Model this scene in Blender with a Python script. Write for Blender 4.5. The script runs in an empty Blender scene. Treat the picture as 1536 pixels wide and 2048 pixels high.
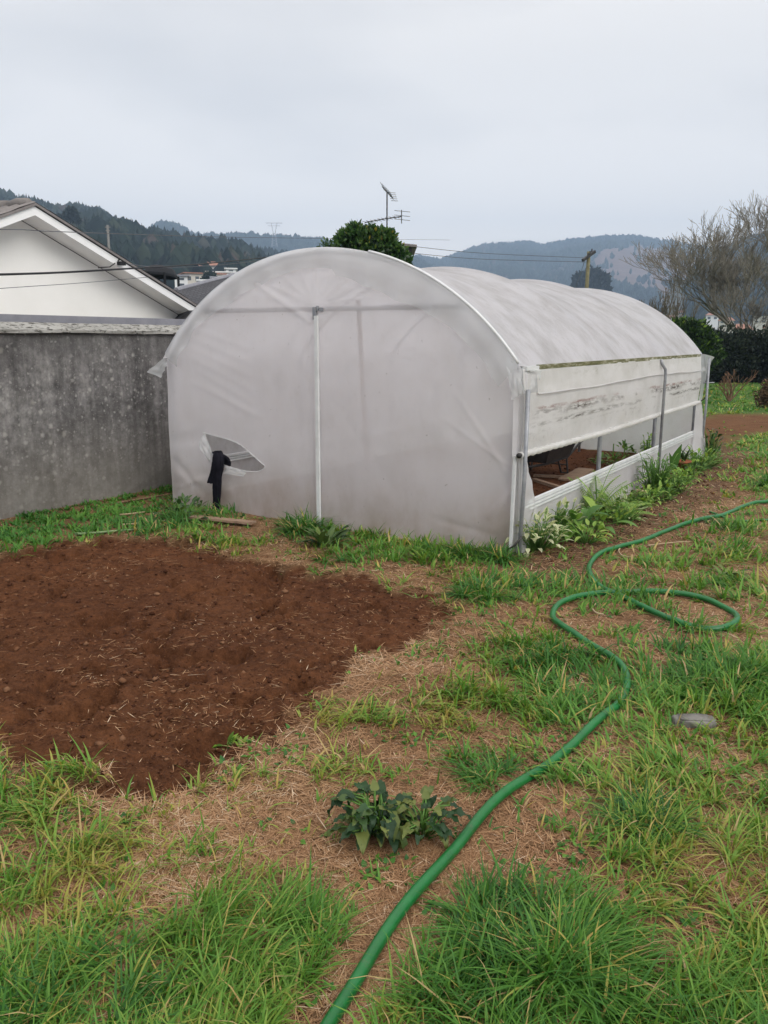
import bpy, math, random
import numpy as np
from mathutils import Vector, Matrix
sc = bpy.context.scene
col = sc.collection
rng = np.random.default_rng(7)
random.seed(7)
R = math.radians
HC = 1.6                                   # eye height
FPX, PITCH, ROLL, TH = 1625.3, R(12.063), R(0.185), R(32.246)

# ------------------------------------------------------------------ camera
cam = bpy.data.cameras.new('camera'); camo = bpy.data.objects.new('camera', cam); col.objects.link(camo)
camo.location = (0, 0, HC)
camo.rotation_mode = 'XYZ'
camo.matrix_world = Matrix.Translation((0, 0, HC)) @ Matrix.Rotation(R(90) - PITCH, 4, 'X') @ Matrix.Rotation(ROLL, 4, 'Z')
cam.sensor_fit = 'VERTICAL'; cam.sensor_height = 36; cam.sensor_width = 27
cam.lens = FPX / 2048 * 36
cam.clip_start = 0.05; cam.clip_end = 12000
sc.camera = camo

# ------------------------------------------------------------------ light
sc.view_settings.view_transform = 'Standard'; sc.view_settings.look = 'None'
sc.view_settings.gamma = 1; sc.view_settings.use_curve_mapping = False
sc.view_settings.exposure = 0.66
SUN_EL, SUN_AZ = R(36), R(140)             # sun behind the cloud, behind and to the right of the camera
wd = bpy.data.worlds.new('World'); sc.world = wd; wd.use_nodes = True
nt = wd.node_tree; nt.nodes.clear(); L = nt.links.new
def N(t, tp, **k):
    n = t.nodes.new(tp)
    for a, b in k.items():
        if a.startswith('i_'): n.inputs[a[2:].replace('_', ' ')].default_value = b
        else: setattr(n, a, b)
    return n
out = N(nt, 'ShaderNodeOutputWorld'); bg = N(nt, 'ShaderNodeBackground'); bg.inputs[1].default_value = 0.1
sky = N(nt, 'ShaderNodeTexSky', sky_type='NISHITA', sun_disc=False, sun_elevation=SUN_EL, sun_rotation=SUN_AZ)
tc = N(nt, 'ShaderNodeTexCoord'); sep = N(nt, 'ShaderNodeSeparateXYZ'); L(tc.outputs['Generated'], sep.inputs[0])
mp = N(nt, 'ShaderNodeMapping'); mp.inputs['Scale'].default_value = (1.3, 1.3, 4.0); mp.inputs['Rotation'].default_value = (R(8), R(14), 0)
L(tc.outputs['Generated'], mp.inputs[0])
n1 = N(nt, 'ShaderNodeTexNoise'); n1.inputs['Scale'].default_value = 1.3; n1.inputs['Detail'].default_value = 4; n1.inputs['Roughness'].default_value = .45
L(mp.outputs[0], n1.inputs[0])
grad = N(nt, 'ShaderNodeMapRange', interpolation_type='SMOOTHSTEP')     # overcast sky: brighter towards the zenith
grad.inputs['From Min'].default_value = .35; grad.inputs['From Max'].default_value = 1.0
grad.inputs['To Min'].default_value = 0; grad.inputs['To Max'].default_value = 1
L(sep.outputs[2], grad.inputs[0])
ramp = N(nt, 'ShaderNodeValToRGB'); e = ramp.color_ramp.elements
e[0].position = .36; e[0].color = (.58, .56, .55, 1); e[1].position = .60; e[1].color = (.83, .785, .74, 1)
L(n1.outputs[0], ramp.inputs[0])
lowb = N(nt, 'ShaderNodeMapRange', interpolation_type='SMOOTHSTEP'); L(sep.outputs[2], lowb.inputs[0])   # pale band over the hills
lowb.inputs['From Min'].default_value = .30; lowb.inputs['From Max'].default_value = .02; lowb.inputs['To Min'].default_value = 0; lowb.inputs['To Max'].default_value = 7.8
zen = N(nt, 'ShaderNodeMath', operation='MULTIPLY_ADD'); L(grad.outputs[0], zen.inputs[0]); zen.inputs[1].default_value = 8.5; L(lowb.outputs[0], zen.inputs[2])
zad = N(nt, 'ShaderNodeMath', operation='ADD'); L(zen.outputs[0], zad.inputs[0]); zad.inputs[1].default_value = 9.9
mul = N(nt, 'ShaderNodeVectorMath', operation='SCALE'); L(ramp.outputs[0], mul.inputs[0]); L(zad.outputs[0], mul.inputs['Scale'])
mix = N(nt, 'ShaderNodeMixRGB'); mix.inputs[0].default_value = .95
wm = N(nt, 'ShaderNodeMapRange'); L(lowb.outputs[0], wm.inputs[0]); wm.inputs['From Min'].default_value = 0; wm.inputs['From Max'].default_value = 7.8
wt = N(nt, 'ShaderNodeMixRGB', blend_type='MULTIPLY'); L(wm.outputs[0], wt.inputs[0]); L(mul.outputs[0], wt.inputs[1]); wt.inputs[2].default_value = (1.07, 1.0, .915, 1)
L(sky.outputs[0], mix.inputs[1]); L(wt.outputs[0], mix.inputs[2]); L(mix.outputs[0], bg.inputs[0]); L(bg.outputs[0], out.inputs[0])
sl = bpy.data.lights.new('sun', 'SUN'); sl.energy = 1.5; sl.angle = R(35); sl.color = (1, .97, .92)
so = bpy.data.objects.new('sun', sl); col.objects.link(so)
sd = Vector((math.sin(SUN_AZ) * math.cos(SUN_EL), math.cos(SUN_AZ) * math.cos(SUN_EL), math.sin(SUN_EL)))
so.rotation_euler = sd.to_track_quat('Z', 'Y').to_euler(); so.location = (0, 0, 30)
cy = sc.cycles
cy.max_bounces = 9; cy.diffuse_bounces = 4; cy.glossy_bounces = 2; cy.transmission_bounces = 6; cy.transparent_max_bounces = 12; cy.volume_bounces = 0
cy.use_denoising = True; cy.sample_clamp_indirect = 6

# ------------------------------------------------------------------ measuring helpers: sight line -> point of the place
def ray(px, py):
    x = px - 768; y = py - 1024
    x, y = x * math.cos(ROLL) + y * math.sin(ROLL), -x * math.sin(ROLL) + y * math.cos(ROLL)
    return np.array([x, FPX * math.cos(PITCH) - y * math.sin(PITCH), -FPX * math.sin(PITCH) - y * math.cos(PITCH)]) / FPX
def gp(px, py, z=0.0):
    r = ray(px, py); t = (z - HC) / r[2]; return np.array([0, 0, HC]) + r * t
def far(px, py, d):                         # at horizontal distance d
    r = ray(px, py); t = d / math.hypot(r[0], r[1]); return np.array([0, 0, HC]) + r * t
Wd = np.array([math.cos(TH), -math.sin(TH)]); Gd = np.array([math.sin(TH), math.cos(TH)])
CR = np.array([.983, 5.951])
GW, GL, GE, GT = 3.63, 6.18, 1.405, 2.315
ORI = CR - Wd * GW
def loc(u, v): return ORI + Wd * u + Gd * v
def to_loc(P): d = np.array(P)[:2] - ORI; return np.array([d @ Wd, d @ Gd, P[2]])
def onside(px, py, u):                      # vertical plane parallel to the greenhouse side, local u
    r = ray(px, py); t = (ORI @ Wd + u) / (r[:2] @ Wd); return to_loc(np.array([0, 0, HC]) + r * t)
def onfront(px, py, v=0):
    r = ray(px, py); t = (ORI @ Gd + v) / (r[:2] @ Gd); return to_loc(np.array([0, 0, HC]) + r * t)

# ------------------------------------------------------------------ noise
_perm = np.random.default_rng(3).random((256, 256))
def vnoise(x, y, s=1.0, o=1, sd=0):
    x = np.asarray(x, float) / s + 37.3 * sd + 1000; y = np.asarray(y, float) / s + 91.7 * sd + 1000
    r = 0; a = 1; tot = 0
    for k in range(o):
        xi = np.floor(x).astype(int); yi = np.floor(y).astype(int); fx = x - xi; fy = y - yi
        fx = fx * fx * (3 - 2 * fx); fy = fy * fy * (3 - 2 * fy)
        A = _perm[xi % 256, yi % 256]; B = _perm[(xi + 1) % 256, yi % 256]; C = _perm[xi % 256, (yi + 1) % 256]; D = _perm[(xi + 1) % 256, (yi + 1) % 256]
        r = r + a * ((A * (1 - fx) + B * fx) * (1 - fy) + (C * (1 - fx) + D * fx) * fy); tot += a; a *= .5; x = x * 2.03 + 17; y = y * 2.03 + 29
    return r / tot
def sdist(x, y, poly):                      # signed distance, positive inside
    x = np.asarray(x, float); y = np.asarray(y, float); P = np.array(poly); n = len(P)
    dm = np.full(x.shape, 1e9); ins = np.zeros(x.shape, bool)
    for i in range(n):
        a = P[i]; b = P[(i + 1) % n]; ab = b - a
        t = np.clip(((x - a[0]) * ab[0] + (y - a[1]) * ab[1]) / (ab @ ab), 0, 1)
        dm = np.minimum(dm, np.hypot(x - a[0] - t * ab[0], y - a[1] - t * ab[1]))
        c = ((a[1] > y) != (b[1] > y)) & (x < (b[0] - a[0]) * (y - a[1]) / (b[1] - a[1] + 1e-12) + a[0]); ins ^= c
    return np.where(ins, dm, -dm)
def G2(l): return [gp(*p)[:2] for p in l]
BED = G2([(-260, 1130), (-120, 1118), (0, 1108), (80, 1092), (200, 1078), (330, 1075), (430, 1098), (560, 1130), (700, 1158), (800, 1178), (885, 1212), (850, 1252), (790, 1290), (700, 1340), (640, 1390), (560, 1440), (480, 1480), (380, 1500), (330, 1560), (230, 1575), (130, 1545), (60, 1505), (0, 1480), (-300, 1500), (-500, 1300)])
PATH = G2([(1030, 1125), (1080, 1085), (1290, 985), (1385, 925), (1440, 890), (1500, 905), (1500, 945), (1440, 1000), (1330, 1060), (1250, 1085), (1190, 1120), (1180, 1150), (1100, 1160), (1040, 1150)])
STRIP = G2([(1380, 832), (1536, 826), (1700, 822), (1700, 850), (1536, 862), (1480, 876), (1400, 905), (1340, 900)])
INNER = [loc(.03, .03), loc(GW - .03, .03), loc(GW - .03, GL - .03), loc(.03, GL - .03)]
def sm(x, a, b): t = np.clip((x - a) / (b - a), 0, 1); return t * t * (3 - 2 * t)
def masks(x, y):
    n = (vnoise(x, y, .35, 3, 1) - .5) * .5; n2 = (vnoise(x, y, .10, 3, 14) - .5) * .42
    b = sm(sdist(x, y, BED) + n * .55 + n2 + .03, -.05, .06)
    p = sm(sdist(x, y, PATH) + n * 1.2, -.15, .15) * .75
    s = sm(sdist(x, y, STRIP) + n * 1.5, -.2, .2)
    i = sm(sdist(x, y, INNER), -.02, .02)
    return b, p, s, i
def gz(x, y):
    x = np.asarray(x, float); y = np.asarray(y, float)
    b, p, s, i = masks(x, y); near = np.exp(-(np.hypot(x, y) / 14) ** 2)
    z = (vnoise(x, y, 1.3, 2, 5) - .5) * .05 + (vnoise(x, y, .22, 3, 6) - .5) * .022
    d = sdist(x, y, BED)
    soil = (vnoise(x, y, .5, 2, 7) - .5) * .07 - .11 * sm(vnoise(x, y, .17, 3, 8), .60, .78) + (vnoise(x, y, .055, 3, 9) - .5) * .06 + (vnoise(x, y, .024, 2, 19) - .5) * .02
    z = z * near + near * b * (soil - .015 - .025 * np.exp(-(d / .12) ** 2))
    z = z + near * (p + s + i) * ((vnoise(x, y, .12, 3, 10) - .5) * .05)
    return z * .9 - .004

# ------------------------------------------------------------------ mesh helpers
def link(o, parent=None):
    col.objects.link(o)
    if parent is not None: o.parent = parent
    return o
def npmesh(name, V, F, mat, parent=None, attrs=None, smooth=False):
    V = np.asarray(V, np.float32); F = np.asarray(F, np.int32); m, k = F.shape
    me = bpy.data.meshes.new(name); me.vertices.add(len(V)); me.vertices.foreach_set('co', V.ravel())
    me.loops.add(m * k); me.loops.foreach_set('vertex_index', F.ravel())
    me.polygons.add(m); me.polygons.foreach_set('loop_start', np.arange(0, m * k, k, dtype=np.int32))
    if smooth: me.polygons.foreach_set('use_smooth', np.ones(m, bool))
    for a, v in (attrs or {}).items():
        at = me.attributes.new(a, 'FLOAT', 'POINT'); at.data.foreach_set('value', np.asarray(v, np.float32))
    me.materials.append(mat); me.update(calc_edges=True); me.validate()
    return link(bpy.data.objects.new(name, me), parent)
def tag(o, label=None, cat=None, group=None, kind=None):
    if label: o['label'] = label
    if cat: o['category'] = cat
    if group: o['group'] = group
    if kind: o['kind'] = kind
    return o
def empty(name, l=(0, 0, 0), rz=0):
    o = bpy.data.objects.new(name, None); o.location = l; o.rotation_euler = (0, 0, rz); o.empty_display_size = .2
    return link(o)
class MB:
    def __init__(s): s.v = []; s.f = []; s.t = []
    def add(s, vs, fs, t=0.5):
        b = len(s.v); s.v += [tuple(map(float, q)) for q in vs]; s.f += [tuple(b + i for i in f) for f in fs]; s.t += [t] * len(vs); return s
    def box(s, c, d, rz=0, rx=0, ry=0, t=.5, bev=0):
        M = Matrix.Translation(c) @ Matrix.Rotation(rz, 4, 'Z') @ Matrix.Rotation(ry, 4, 'Y') @ Matrix.Rotation(rx, 4, 'X')
        h = [q / 2 for q in d]
        vs = [M @ Vector((sx * h[0], sy * h[1], sz * h[2])) for sz in (-1, 1) for sy in (-1, 1) for sx in (-1, 1)]
        return s.add(vs, [(0, 2, 3, 1), (4, 5, 7, 6), (0, 1, 5, 4), (2, 6, 7, 3), (0, 4, 6, 2), (1, 3, 7, 5)], t)
    def bar(s, a, b, wx, wy, t=.5, up=(0, 0, 1)):
        a = Vector(a); b = Vector(b); d = (b - a).normalized(); x = d.cross(Vector(up))
        if x.length < .01: x = d.cross(Vector((0, 1, 0)))
        x.normalize(); y = x.cross(d)
        vs = [p + x * (i * wx / 2) + y * (j * wy / 2) for p in (a, b) for i, j in ((-1, -1), (1, -1), (1, 1), (-1, 1))]
        return s.add(vs, [(0, 1, 2, 3), (7, 6, 5, 4), (0, 4, 5, 1), (1, 5, 6, 2), (2, 6, 7, 3), (3, 7, 4, 0)], t)
    def tube(s, pts, r, n=8, t=.5, flat=1, cap=True):
        pts = [Vector(p) for p in pts]; m = len(pts); rs = r if hasattr(r, '__len__') else [r] * m
        vs = []; x = None
        for i, p in enumerate(pts):
            d = (pts[min(i + 1, m - 1)] - pts[max(i - 1, 0)]).normalized()
            if x is None:
                x = d.cross(Vector((0, 0, 1)))
                if x.length < .05: x = Vector((1, 0, 0))
            x = (x - d * x.dot(d)).normalized(); y = d.cross(x)
            vs += [p + (x * math.cos(a) + y * math.sin(a) * flat) * rs[i] for a in [2 * math.pi * k / n for k in range(n)]]
        fs = [(i * n + k, i * n + (k + 1) % n, (i + 1) * n + (k + 1) % n, (i + 1) * n + k) for i in range(m - 1) for k in range(n)]
        if cap: fs += [tuple(range(n))[::-1], tuple((m - 1) * n + k for k in range(n))]
        return s.add(vs, fs, t)
    def grid(s, P, t=.5):                    # P[i][j] points
        a = len(P); b = len(P[0])
        return s.add([q for r in P for q in r], [(i * b + j, (i + 1) * b + j, (i + 1) * b + j + 1, i * b + j + 1) for i in range(a - 1) for j in range(b - 1)], t)
    def build(s, name, mat, parent=None, smooth=False):
        me = bpy.data.meshes.new(name); me.from_pydata(s.v, [], s.f); me.materials.append(mat)
        at = me.attributes.new('tint', 'FLOAT', 'POINT'); at.data.foreach_set('value', np.array(s.t, np.float32))
        if smooth: me.shade_smooth()
        me.update(); return link(bpy.data.objects.new(name, me), parent)
def spline(pts, n=8):
    P = [np.array(p, float) for p in pts]; P = [2 * P[0] - P[1]] + P + [2 * P[-1] - P[-2]]; o = []
    for i in range(1, len(P) - 2):
        for k in range(n):
            t = k / n; a, b, c, d = P[i - 1:i + 3]
            o.append(.5 * (2 * b + (c - a) * t + (2 * a - 5 * b + 4 * c - d) * t * t + (3 * b - a - 3 * c + d) * t ** 3))
    o.append(P[-2]); return o

# ------------------------------------------------------------------ materials
def mat(name):
    m = bpy.data.materials.new(name); m.use_nodes = True; t = m.node_tree; t.nodes.clear()
    o = N(t, 'ShaderNodeOutputMaterial'); return m, t, o
def noise(t, scale, det=4, rough=.6, vec=None, sc3=None):
    n = N(t, 'ShaderNodeTexNoise'); n.inputs['Scale'].default_value = scale; n.inputs['Detail'].default_value = det; n.inputs['Roughness'].default_value = rough
    c = N(t, 'ShaderNodeTexCoord'); src = c.outputs['Object']
    if sc3:
        mm = N(t, 'ShaderNodeMapping'); mm.inputs['Scale'].default_value = sc3; t.links.new(src, mm.inputs[0]); src = mm.outputs[0]
    t.links.new(src, n.inputs[0]); return n.outputs[0]
def cramp(t, src, stops):
    r = N(t, 'ShaderNodeValToRGB'); el = r.color_ramp.elements
    while len(el) < len(stops): el.new(.5)
    for x, (p, c) in zip(el, stops): x.position = p; x.color = (*c, 1) if len(c) == 3 else c
    t.links.new(src, r.inputs[0]); return r.outputs[0]
def g3(v): return (v, v, v)
def mixc(t, f, a, b, mode='MIX'):
    m = N(t, 'ShaderNodeMixRGB', blend_type=mode)
    for i, s in enumerate((f, a, b)):
        if isinstance(s, (int, float)): m.inputs[i].default_value = s
        elif isinstance(s, tuple): m.inputs[i].default_value = (*s, 1)
        else: t.links.new(s, m.inputs[i])
    return m.outputs[0]
def attr(t, n): a = N(t, 'ShaderNodeAttribute'); a.attribute_name = n; return a.outputs['Fac']
def pbr(t, o, colr, rough=.8, bump=None, bs=.3, bd=.01, metal=0, spec=.3):
    p = N(t, 'ShaderNodeBsdfPrincipled'); p.inputs['Metallic'].default_value = metal; p.inputs['Specular IOR Level'].default_value = spec
    if isinstance(colr, tuple): p.inputs['Base Color'].default_value = (*colr, 1)
    else: t.links.new(colr, p.inputs['Base Color'])
    if isinstance(rough, (int, float)): p.inputs['Roughness'].default_value = rough
    else: t.links.new(rough, p.inputs['Roughness'])
    if bump is not None:
        b = N(t, 'ShaderNodeBump'); b.inputs['Strength'].default_value = bs; b.inputs['Distance'].default_value = bd
        t.links.new(bump, b.inputs['Height']); t.links.new(b.outputs[0], p.inputs['Normal'])
    if o is not None: t.links.new(p.outputs[0], o.inputs[0])
    return p
def simple(name, c1, c2, scale=8, rough=.75, metal=0, bs=.2, bd=.004, sc3=None, det=5, spec=.3):
    m, t, o = mat(name); n = noise(t, scale, det, .65, sc3=sc3)
    pbr(t, o, cramp(t, n, [(.3, c1), (.7, c2)]), rough, n, bs, bd, metal, spec); return m
def leafmat(name, stops, trans=.35, rough=.55, sp=.3):
    m, t, o = mat(name); c = cramp(t, attr(t, 'tint'), stops)
    p = pbr(t, None, c, rough, spec=sp); tr = N(t, 'ShaderNodeBsdfTranslucent'); t.links.new(mixc(t, 1, c, (1.0, 1.0, .6), 'MULTIPLY'), tr.inputs[0])
    x = N(t, 'ShaderNodeMixShader'); x.inputs[0].default_value = trans
    t.links.new(p.outputs[0], x.inputs[1]); t.links.new(tr.outputs[0], x.inputs[2]); t.links.new(x.outputs[0], o.inputs[0]); return m

def ground_mat():
    m, t, o = mat('earth_and_thatch')
    n1 = noise(t, 7, 8, .7); n2 = noise(t, 60, 6, .75); n3 = noise(t, 1.1, 5, .6)
    thatch = cramp(t, n2, [(.25, (.075, .036, .018)), (.5, (.22, .122, .06)), (.75, (.40, .245, .135))])
    thatch = mixc(t, .35, thatch, cramp(t, n1, [(.3, (.13, .072, .037)), (.7, (.30, .19, .105))]))
    thatch = mixc(t, 1, thatch, cramp(t, noise(t, 2.6, 6, .7), [(.32, (.5, .48, .45)), (.55, (1, 1, 1)), (.75, (1.25, 1.2, 1.15))]), 'MULTIPLY')
    soil = cramp(t, n2, [(.25, (.03, .011, .0055)), (.5, (.085, .034, .016)), (.78, (.16, .07, .035))])
    soil = mixc(t, .6, soil, cramp(t, n3, [(.3, (.055, .021, .010)), (.7, (.135, .056, .025))]))
    soil = mixc(t, 1, soil, cramp(t, noise(t, 16, 7, .8), [(.34, (.62, .56, .54)), (.5, (1.18, 1.18, 1.14)), (.66, (1.65, 1.6, 1.5))]), 'MULTIPLY')
    sp = cramp(t, noise(t, 330, 2, .5), [(.70, (0, 0, 0)), (.76, (1, 1, 1))])
    soil = mixc(t, mixc(t, 1, sp, (.35, .35, .35), 'MULTIPLY'), soil, (.33, .22, .13))
    path = cramp(t, n2, [(.25, (.032, .018, .011)), (.5, (.10, .058, .036)), (.78, (.22, .14, .09))])
    grass = cramp(t, noise(t, 2.2, 8, .75), [(.3, (.045, .085, .022)), (.55, (.075, .135, .03)), (.75, (.15, .16, .06))])
    c = mixc(t, attr(t, 'path'), thatch, path); c = mixc(t, attr(t, 'soil'), c, soil)
    c = mixc(t, attr(t, 'grassy'), c, grass)
    h = mixc(t, .4, n1, n2)
    pbr(t, o, c, .95, h, 1.0, .05, spec=.1); return m
M = {}
M['ground'] = ground_mat()
M['grass'] = leafmat('grass_blade', [(0, (.035, .125, .03)), (.3, (.07, .205, .03)), (.6, (.15, .31, .045)), (.8, (.29, .37, .07)), (.9, (.48, .36, .10)), (1, (.52, .38, .2))], .35, .5)
M['straw'] = leafmat('dry_straw', [(0, (.10, .047, .022)), (.4, (.29, .152, .072)), (.8, (.49, .30, .16)), (1, (.66, .52, .37))], .1, .7)
M['dark_leaf'] = leafmat('dark_leaf', [(0, (.016, .045, .012)), (.6, (.045, .10, .025)), (.9, (.08, .14, .03)), (1, (.16, .22, .05))], .25, .4, .4)
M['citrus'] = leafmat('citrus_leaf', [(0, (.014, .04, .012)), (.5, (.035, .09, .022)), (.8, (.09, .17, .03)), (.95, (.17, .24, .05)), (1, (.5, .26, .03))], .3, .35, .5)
M['ivy'] = leafmat('ivy_leaf', [(0, (.02, .06, .012)), (.5, (.07, .15, .02)), (1, (.22, .36, .04))], .3, .4)
M['dock'] = leafmat('dock_leaf', [(0, (.012, .038, .012)), (.55, (.028, .075, .022)), (1, (.20, .22, .05))], .2, .5, .35)
M['arum'] = leafmat('arum_leaf', [(0, (.06, .15, .035)), (.5, (.14, .29, .06)), (1, (.32, .46, .09))], .35, .4)
M['fern'] = leafmat('fern_leaf', [(0, (.13, .27, .05)), (.5, (.25, .42, .08)), (1, (.40, .52, .13))], .4, .5)
M['cream'] = leafmat('variegated_leaf', [(0, (.09, .17, .05)), (.45, (.2, .3, .10)), (.6, (.55, .58, .34)), (1, (.68, .68, .46))], .35, .5)
M['forest'] = leafmat('forest', [(0, (.008, .014, .014)), (.5, (.018, .030, .022)), (.85, (.036, .048, .032)), (1, (.075, .058, .050))], .05, .9, .1)
M['twig'] = simple('bark_twig', (.07, .06, .045), (.17, .15, .105), 6, .9)
M['pale_twig'] = simple('pale_twig', (.14, .125, .10), (.27, .245, .20), 6, .9)
M['brownstem'] = simple('brown_stem', (.11, .06, .035), (.22, .13, .08), 6, .9)
M['galv'] = simple('galvanised_steel', (.24, .25, .27), (.38, .39, .41), 14, .5, .35, .1)
M['alu'] = simple('white_profile', (.60, .61, .61), (.74, .75, .75), 9, .4, 0, .05)
M['darkmetal'] = simple('dark_steel', (.03, .03, .032), (.07, .065, .06), 12, .5, .4)
M['wood'] = simple('weathered_board', (.16, .10, .065), (.36, .25, .17), 6, .85, 0, .5, .004, (1, 12, 12))
M['cloth'] = simple('black_cloth', (.006, .006, .010), (.017, .016, .023), 22, .92, 0, .3, .004, spec=.1)
M['rust'] = simple('terracotta', (.24, .075, .035), (.36, .13, .06), 9, .85)
M['stone'] = simple('grey_stone', (.12, .11, .10), (.26, .25, .23), 9, .9, 0, .6, .008)
M['white_render'] = simple('painted_render', (.82, .805, .765), (.87, .855, .82), 1.6, .9, 0, .1, .002, det=8)
M['fascia'] = simple('fascia_paint', (.82, .815, .80), (.88, .875, .86), 3, .7, 0, .1, .002)
M['trunk'] = simple('grey_bark', (.09, .08, .06), (.20, .18, .14), 9, .9, 0, .6, .01, (3, 3, .8))
M['cable'] = simple('black_cable', (.012, .012, .014), (.02, .02, .022), 5, .6)
M['thincable'] = simple('grey_cable', (.09, .09, .10), (.13, .13, .14), 5, .6)

def hose_mat():
    m, t, o = mat('green_hose'); n = noise(t, 9, 6, .7)
    c = cramp(t, n, [(.25, (.005, .09, .018)), (.6, (.007, .145, .03)), (.85, (.016, .18, .045))])
    d = cramp(t, noise(t, 35, 6, .7), [(.60, (0, 0, 0)), (.76, (.4, .4, .4))])
    pbr(t, o, mixc(t, d, c, (.13, .12, .07)), cramp(t, n, [(.3, g3(.28)), (.8, g3(.5))]), n, .1, .002, spec=.5); return m
M['hose'] = hose_mat()

def film(name, base, dirt, see=.25, trans=.55, streak=(1, 1, 1), dirtamt=.4, kind=None):
    """milky polythene: part diffuse, part translucent, a little blurred see-through"""
    m, t, o = mat(name)
    n = noise(t, 2.4, 8, .65, sc3=streak); n2 = noise(t, 14, 6, .7, sc3=streak)
    c = mixc(t, cramp(t, n, [(.42, g3(0)), (.72, g3(dirtamt))]), base, dirt)
    c = mixc(t, cramp(t, n2, [(.55, g3(0)), (.8, g3(dirtamt * .8))]), c, dirt)
    if kind == 'side':                       # rows of mud and mould marks along the curtain
        tcn = N(t, 'ShaderNodeTexCoord'); sp = N(t, 'ShaderNodeSeparateXYZ'); t.links.new(tcn.outputs['Object'], sp.inputs[0])
        wv = noise(t, .8, 3, .5)
        def band(z0, w, sl, amp, colr, c, scl=(9, 9, 60), thr=.5):
            a = N(t, 'ShaderNodeMath', operation='MULTIPLY_ADD'); t.links.new(sp.outputs[1], a.inputs[0]); a.inputs[1].default_value = -sl; t.links.new(sp.outputs[2], a.inputs[2])
            b = N(t, 'ShaderNodeMath', operation='MULTIPLY_ADD'); t.links.new(wv, b.inputs[0]); b.inputs[1].default_value = .05; t.links.new(a.outputs[0], b.inputs[2])
            d = N(t, 'ShaderNodeMath', operation='SUBTRACT'); t.links.new(b.outputs[0], d.inputs[0]); d.inputs[1].default_value = z0 + .025
            e_ = N(t, 'ShaderNodeMath', operation='ABSOLUTE'); t.links.new(d.outputs[0], e_.inputs[0])
            f = N(t, 'ShaderNodeMapRange'); t.links.new(e_.outputs[0], f.inputs[0]); f.inputs['From Min'].default_value = 0; f.inputs['From Max'].default_value = w; f.inputs['To Min'].default_value = 1; f.inputs['To Max'].default_value = 0
            q = cramp(t, noise(t, 1, 5, .75, sc3=scl), [(thr, g3(0)), (thr + .10, g3(1))])
            q = mixc(t, 1, q, cramp(t, noise(t, 1, 4, .6, sc3=(1, 1.4, 6)), [(.42, g3(.05)), (.58, g3(1))]), 'MULTIPLY'); k = mixc(t, 1, q, f.outputs[0], 'MULTIPLY'); return mixc(t, mixc(t, 1, k, g3(amp), 'MULTIPLY'), c, colr)
        c = band(1.045, .045, .0, 1.0, (.09, .06, .045), c, (9, 7, 40), .43)
        c = band(1.085, .022, .0, .9, (.30, .11, .08), c, (5, 5, 30), .45)
        c = band(.965, .03, .0, .95, (.11, .095, .07), c, (8, 7, 60), .44)
        c = band(.905, .02, .0, .45, (.15, .13, .10), c, (10, 10, 60), .5)
        c = band(.86, .05, .0, .35, (.2, .18, .14), c, (14, 14, 14), .52)
        c = band(1.33, .06, .0, .3, (.25, .26, .13), c, (6, 6, 20), .5)
    if kind == 'front':                      # splash dirt near the ground, scuffs
        tcn = N(t, 'ShaderNodeTexCoord'); sp = N(t, 'ShaderNodeSeparateXYZ'); t.links.new(tcn.outputs['Object'], sp.inputs[0])
        f = N(t, 'ShaderNodeMapRange', interpolation_type='SMOOTHSTEP'); t.links.new(sp.outputs[2], f.inputs[0])
        f.inputs['From Min'].default_value = 0; f.inputs['From Max'].default_value = .6; f.inputs['To Min'].default_value = .75; f.inputs['To Max'].default_value = 0
        k = mixc(t, 1, f.outputs[0], cramp(t, n, [(.3, g3(.35)), (.65, g3(1))]), 'MULTIPLY'); c = mixc(t, k, c, (.44, .34, .25))
        s2 = cramp(t, noise(t, 1, 6, .8, sc3=(22, 22, 9)), [(.665, g3(0)), (.71, g3(.55))]); c = mixc(t, s2, c, (.9, .89, .86))
        s3 = cramp(t, noise(t, 1, 3, .6, sc3=(38, 38, 26)), [(.71, g3(0)), (.74, g3(.6))]); c = mixc(t, s3, c, (.25, .22, .18))
    dif = N(t, 'ShaderNodeBsdfPrincipled'); t.links.new(c, dif.inputs['Base Color']); dif.inputs['Roughness'].default_value = .42; dif.inputs['Specular IOR Level'].default_value = .35
    tr = N(t, 'ShaderNodeBsdfTranslucent'); t.links.new(c, tr.inputs[0])
    b = N(t, 'ShaderNodeBump'); b.inputs['Strength'].default_value = .25; b.inputs['Distance'].default_value = .02
    t.links.new(noise(t, 3, 4, .55), b.inputs['Height']); t.links.new(b.outputs[0], dif.inputs['Normal'])
    x = N(t, 'ShaderNodeMixShader'); x.inputs[0].default_value = trans; t.links.new(dif.outputs[0], x.inputs[1]); t.links.new(tr.outputs[0], x.inputs[2])
    rf = N(t, 'ShaderNodeBsdfRefraction'); rf.inputs['IOR'].default_value = 1.12; rf.inputs['Roughness'].default_value = .22; rf.inputs['Color'].default_value = (.95, .95, .95, 1)
    tp = N(t, 'ShaderNodeBsdfTransparent'); y0 = N(t, 'ShaderNodeMixShader'); y0.inputs[0].default_value = .55
    t.links.new(rf.outputs[0], y0.inputs[1]); t.links.new(tp.outputs[0], y0.inputs[2])
    y = N(t, 'ShaderNodeMixShader'); y.inputs[0].default_value = see; t.links.new(x.outputs[0], y.inputs[1]); t.links.new(y0.outputs[0], y.inputs[2])
    t.links.new(y.outputs[0], o.inputs[0]); return m
M['film_front'] = film('polythene_front', (.95, .92, .945), (.62, .55, .50), .25, .5, (1, 1, .6), .2, 'front')
M['film_roof'] = film('polythene_roof', (.88, .87, .90), (.42, .40, .37), .12, .55, (1, 1.3, 1), .55)
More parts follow.
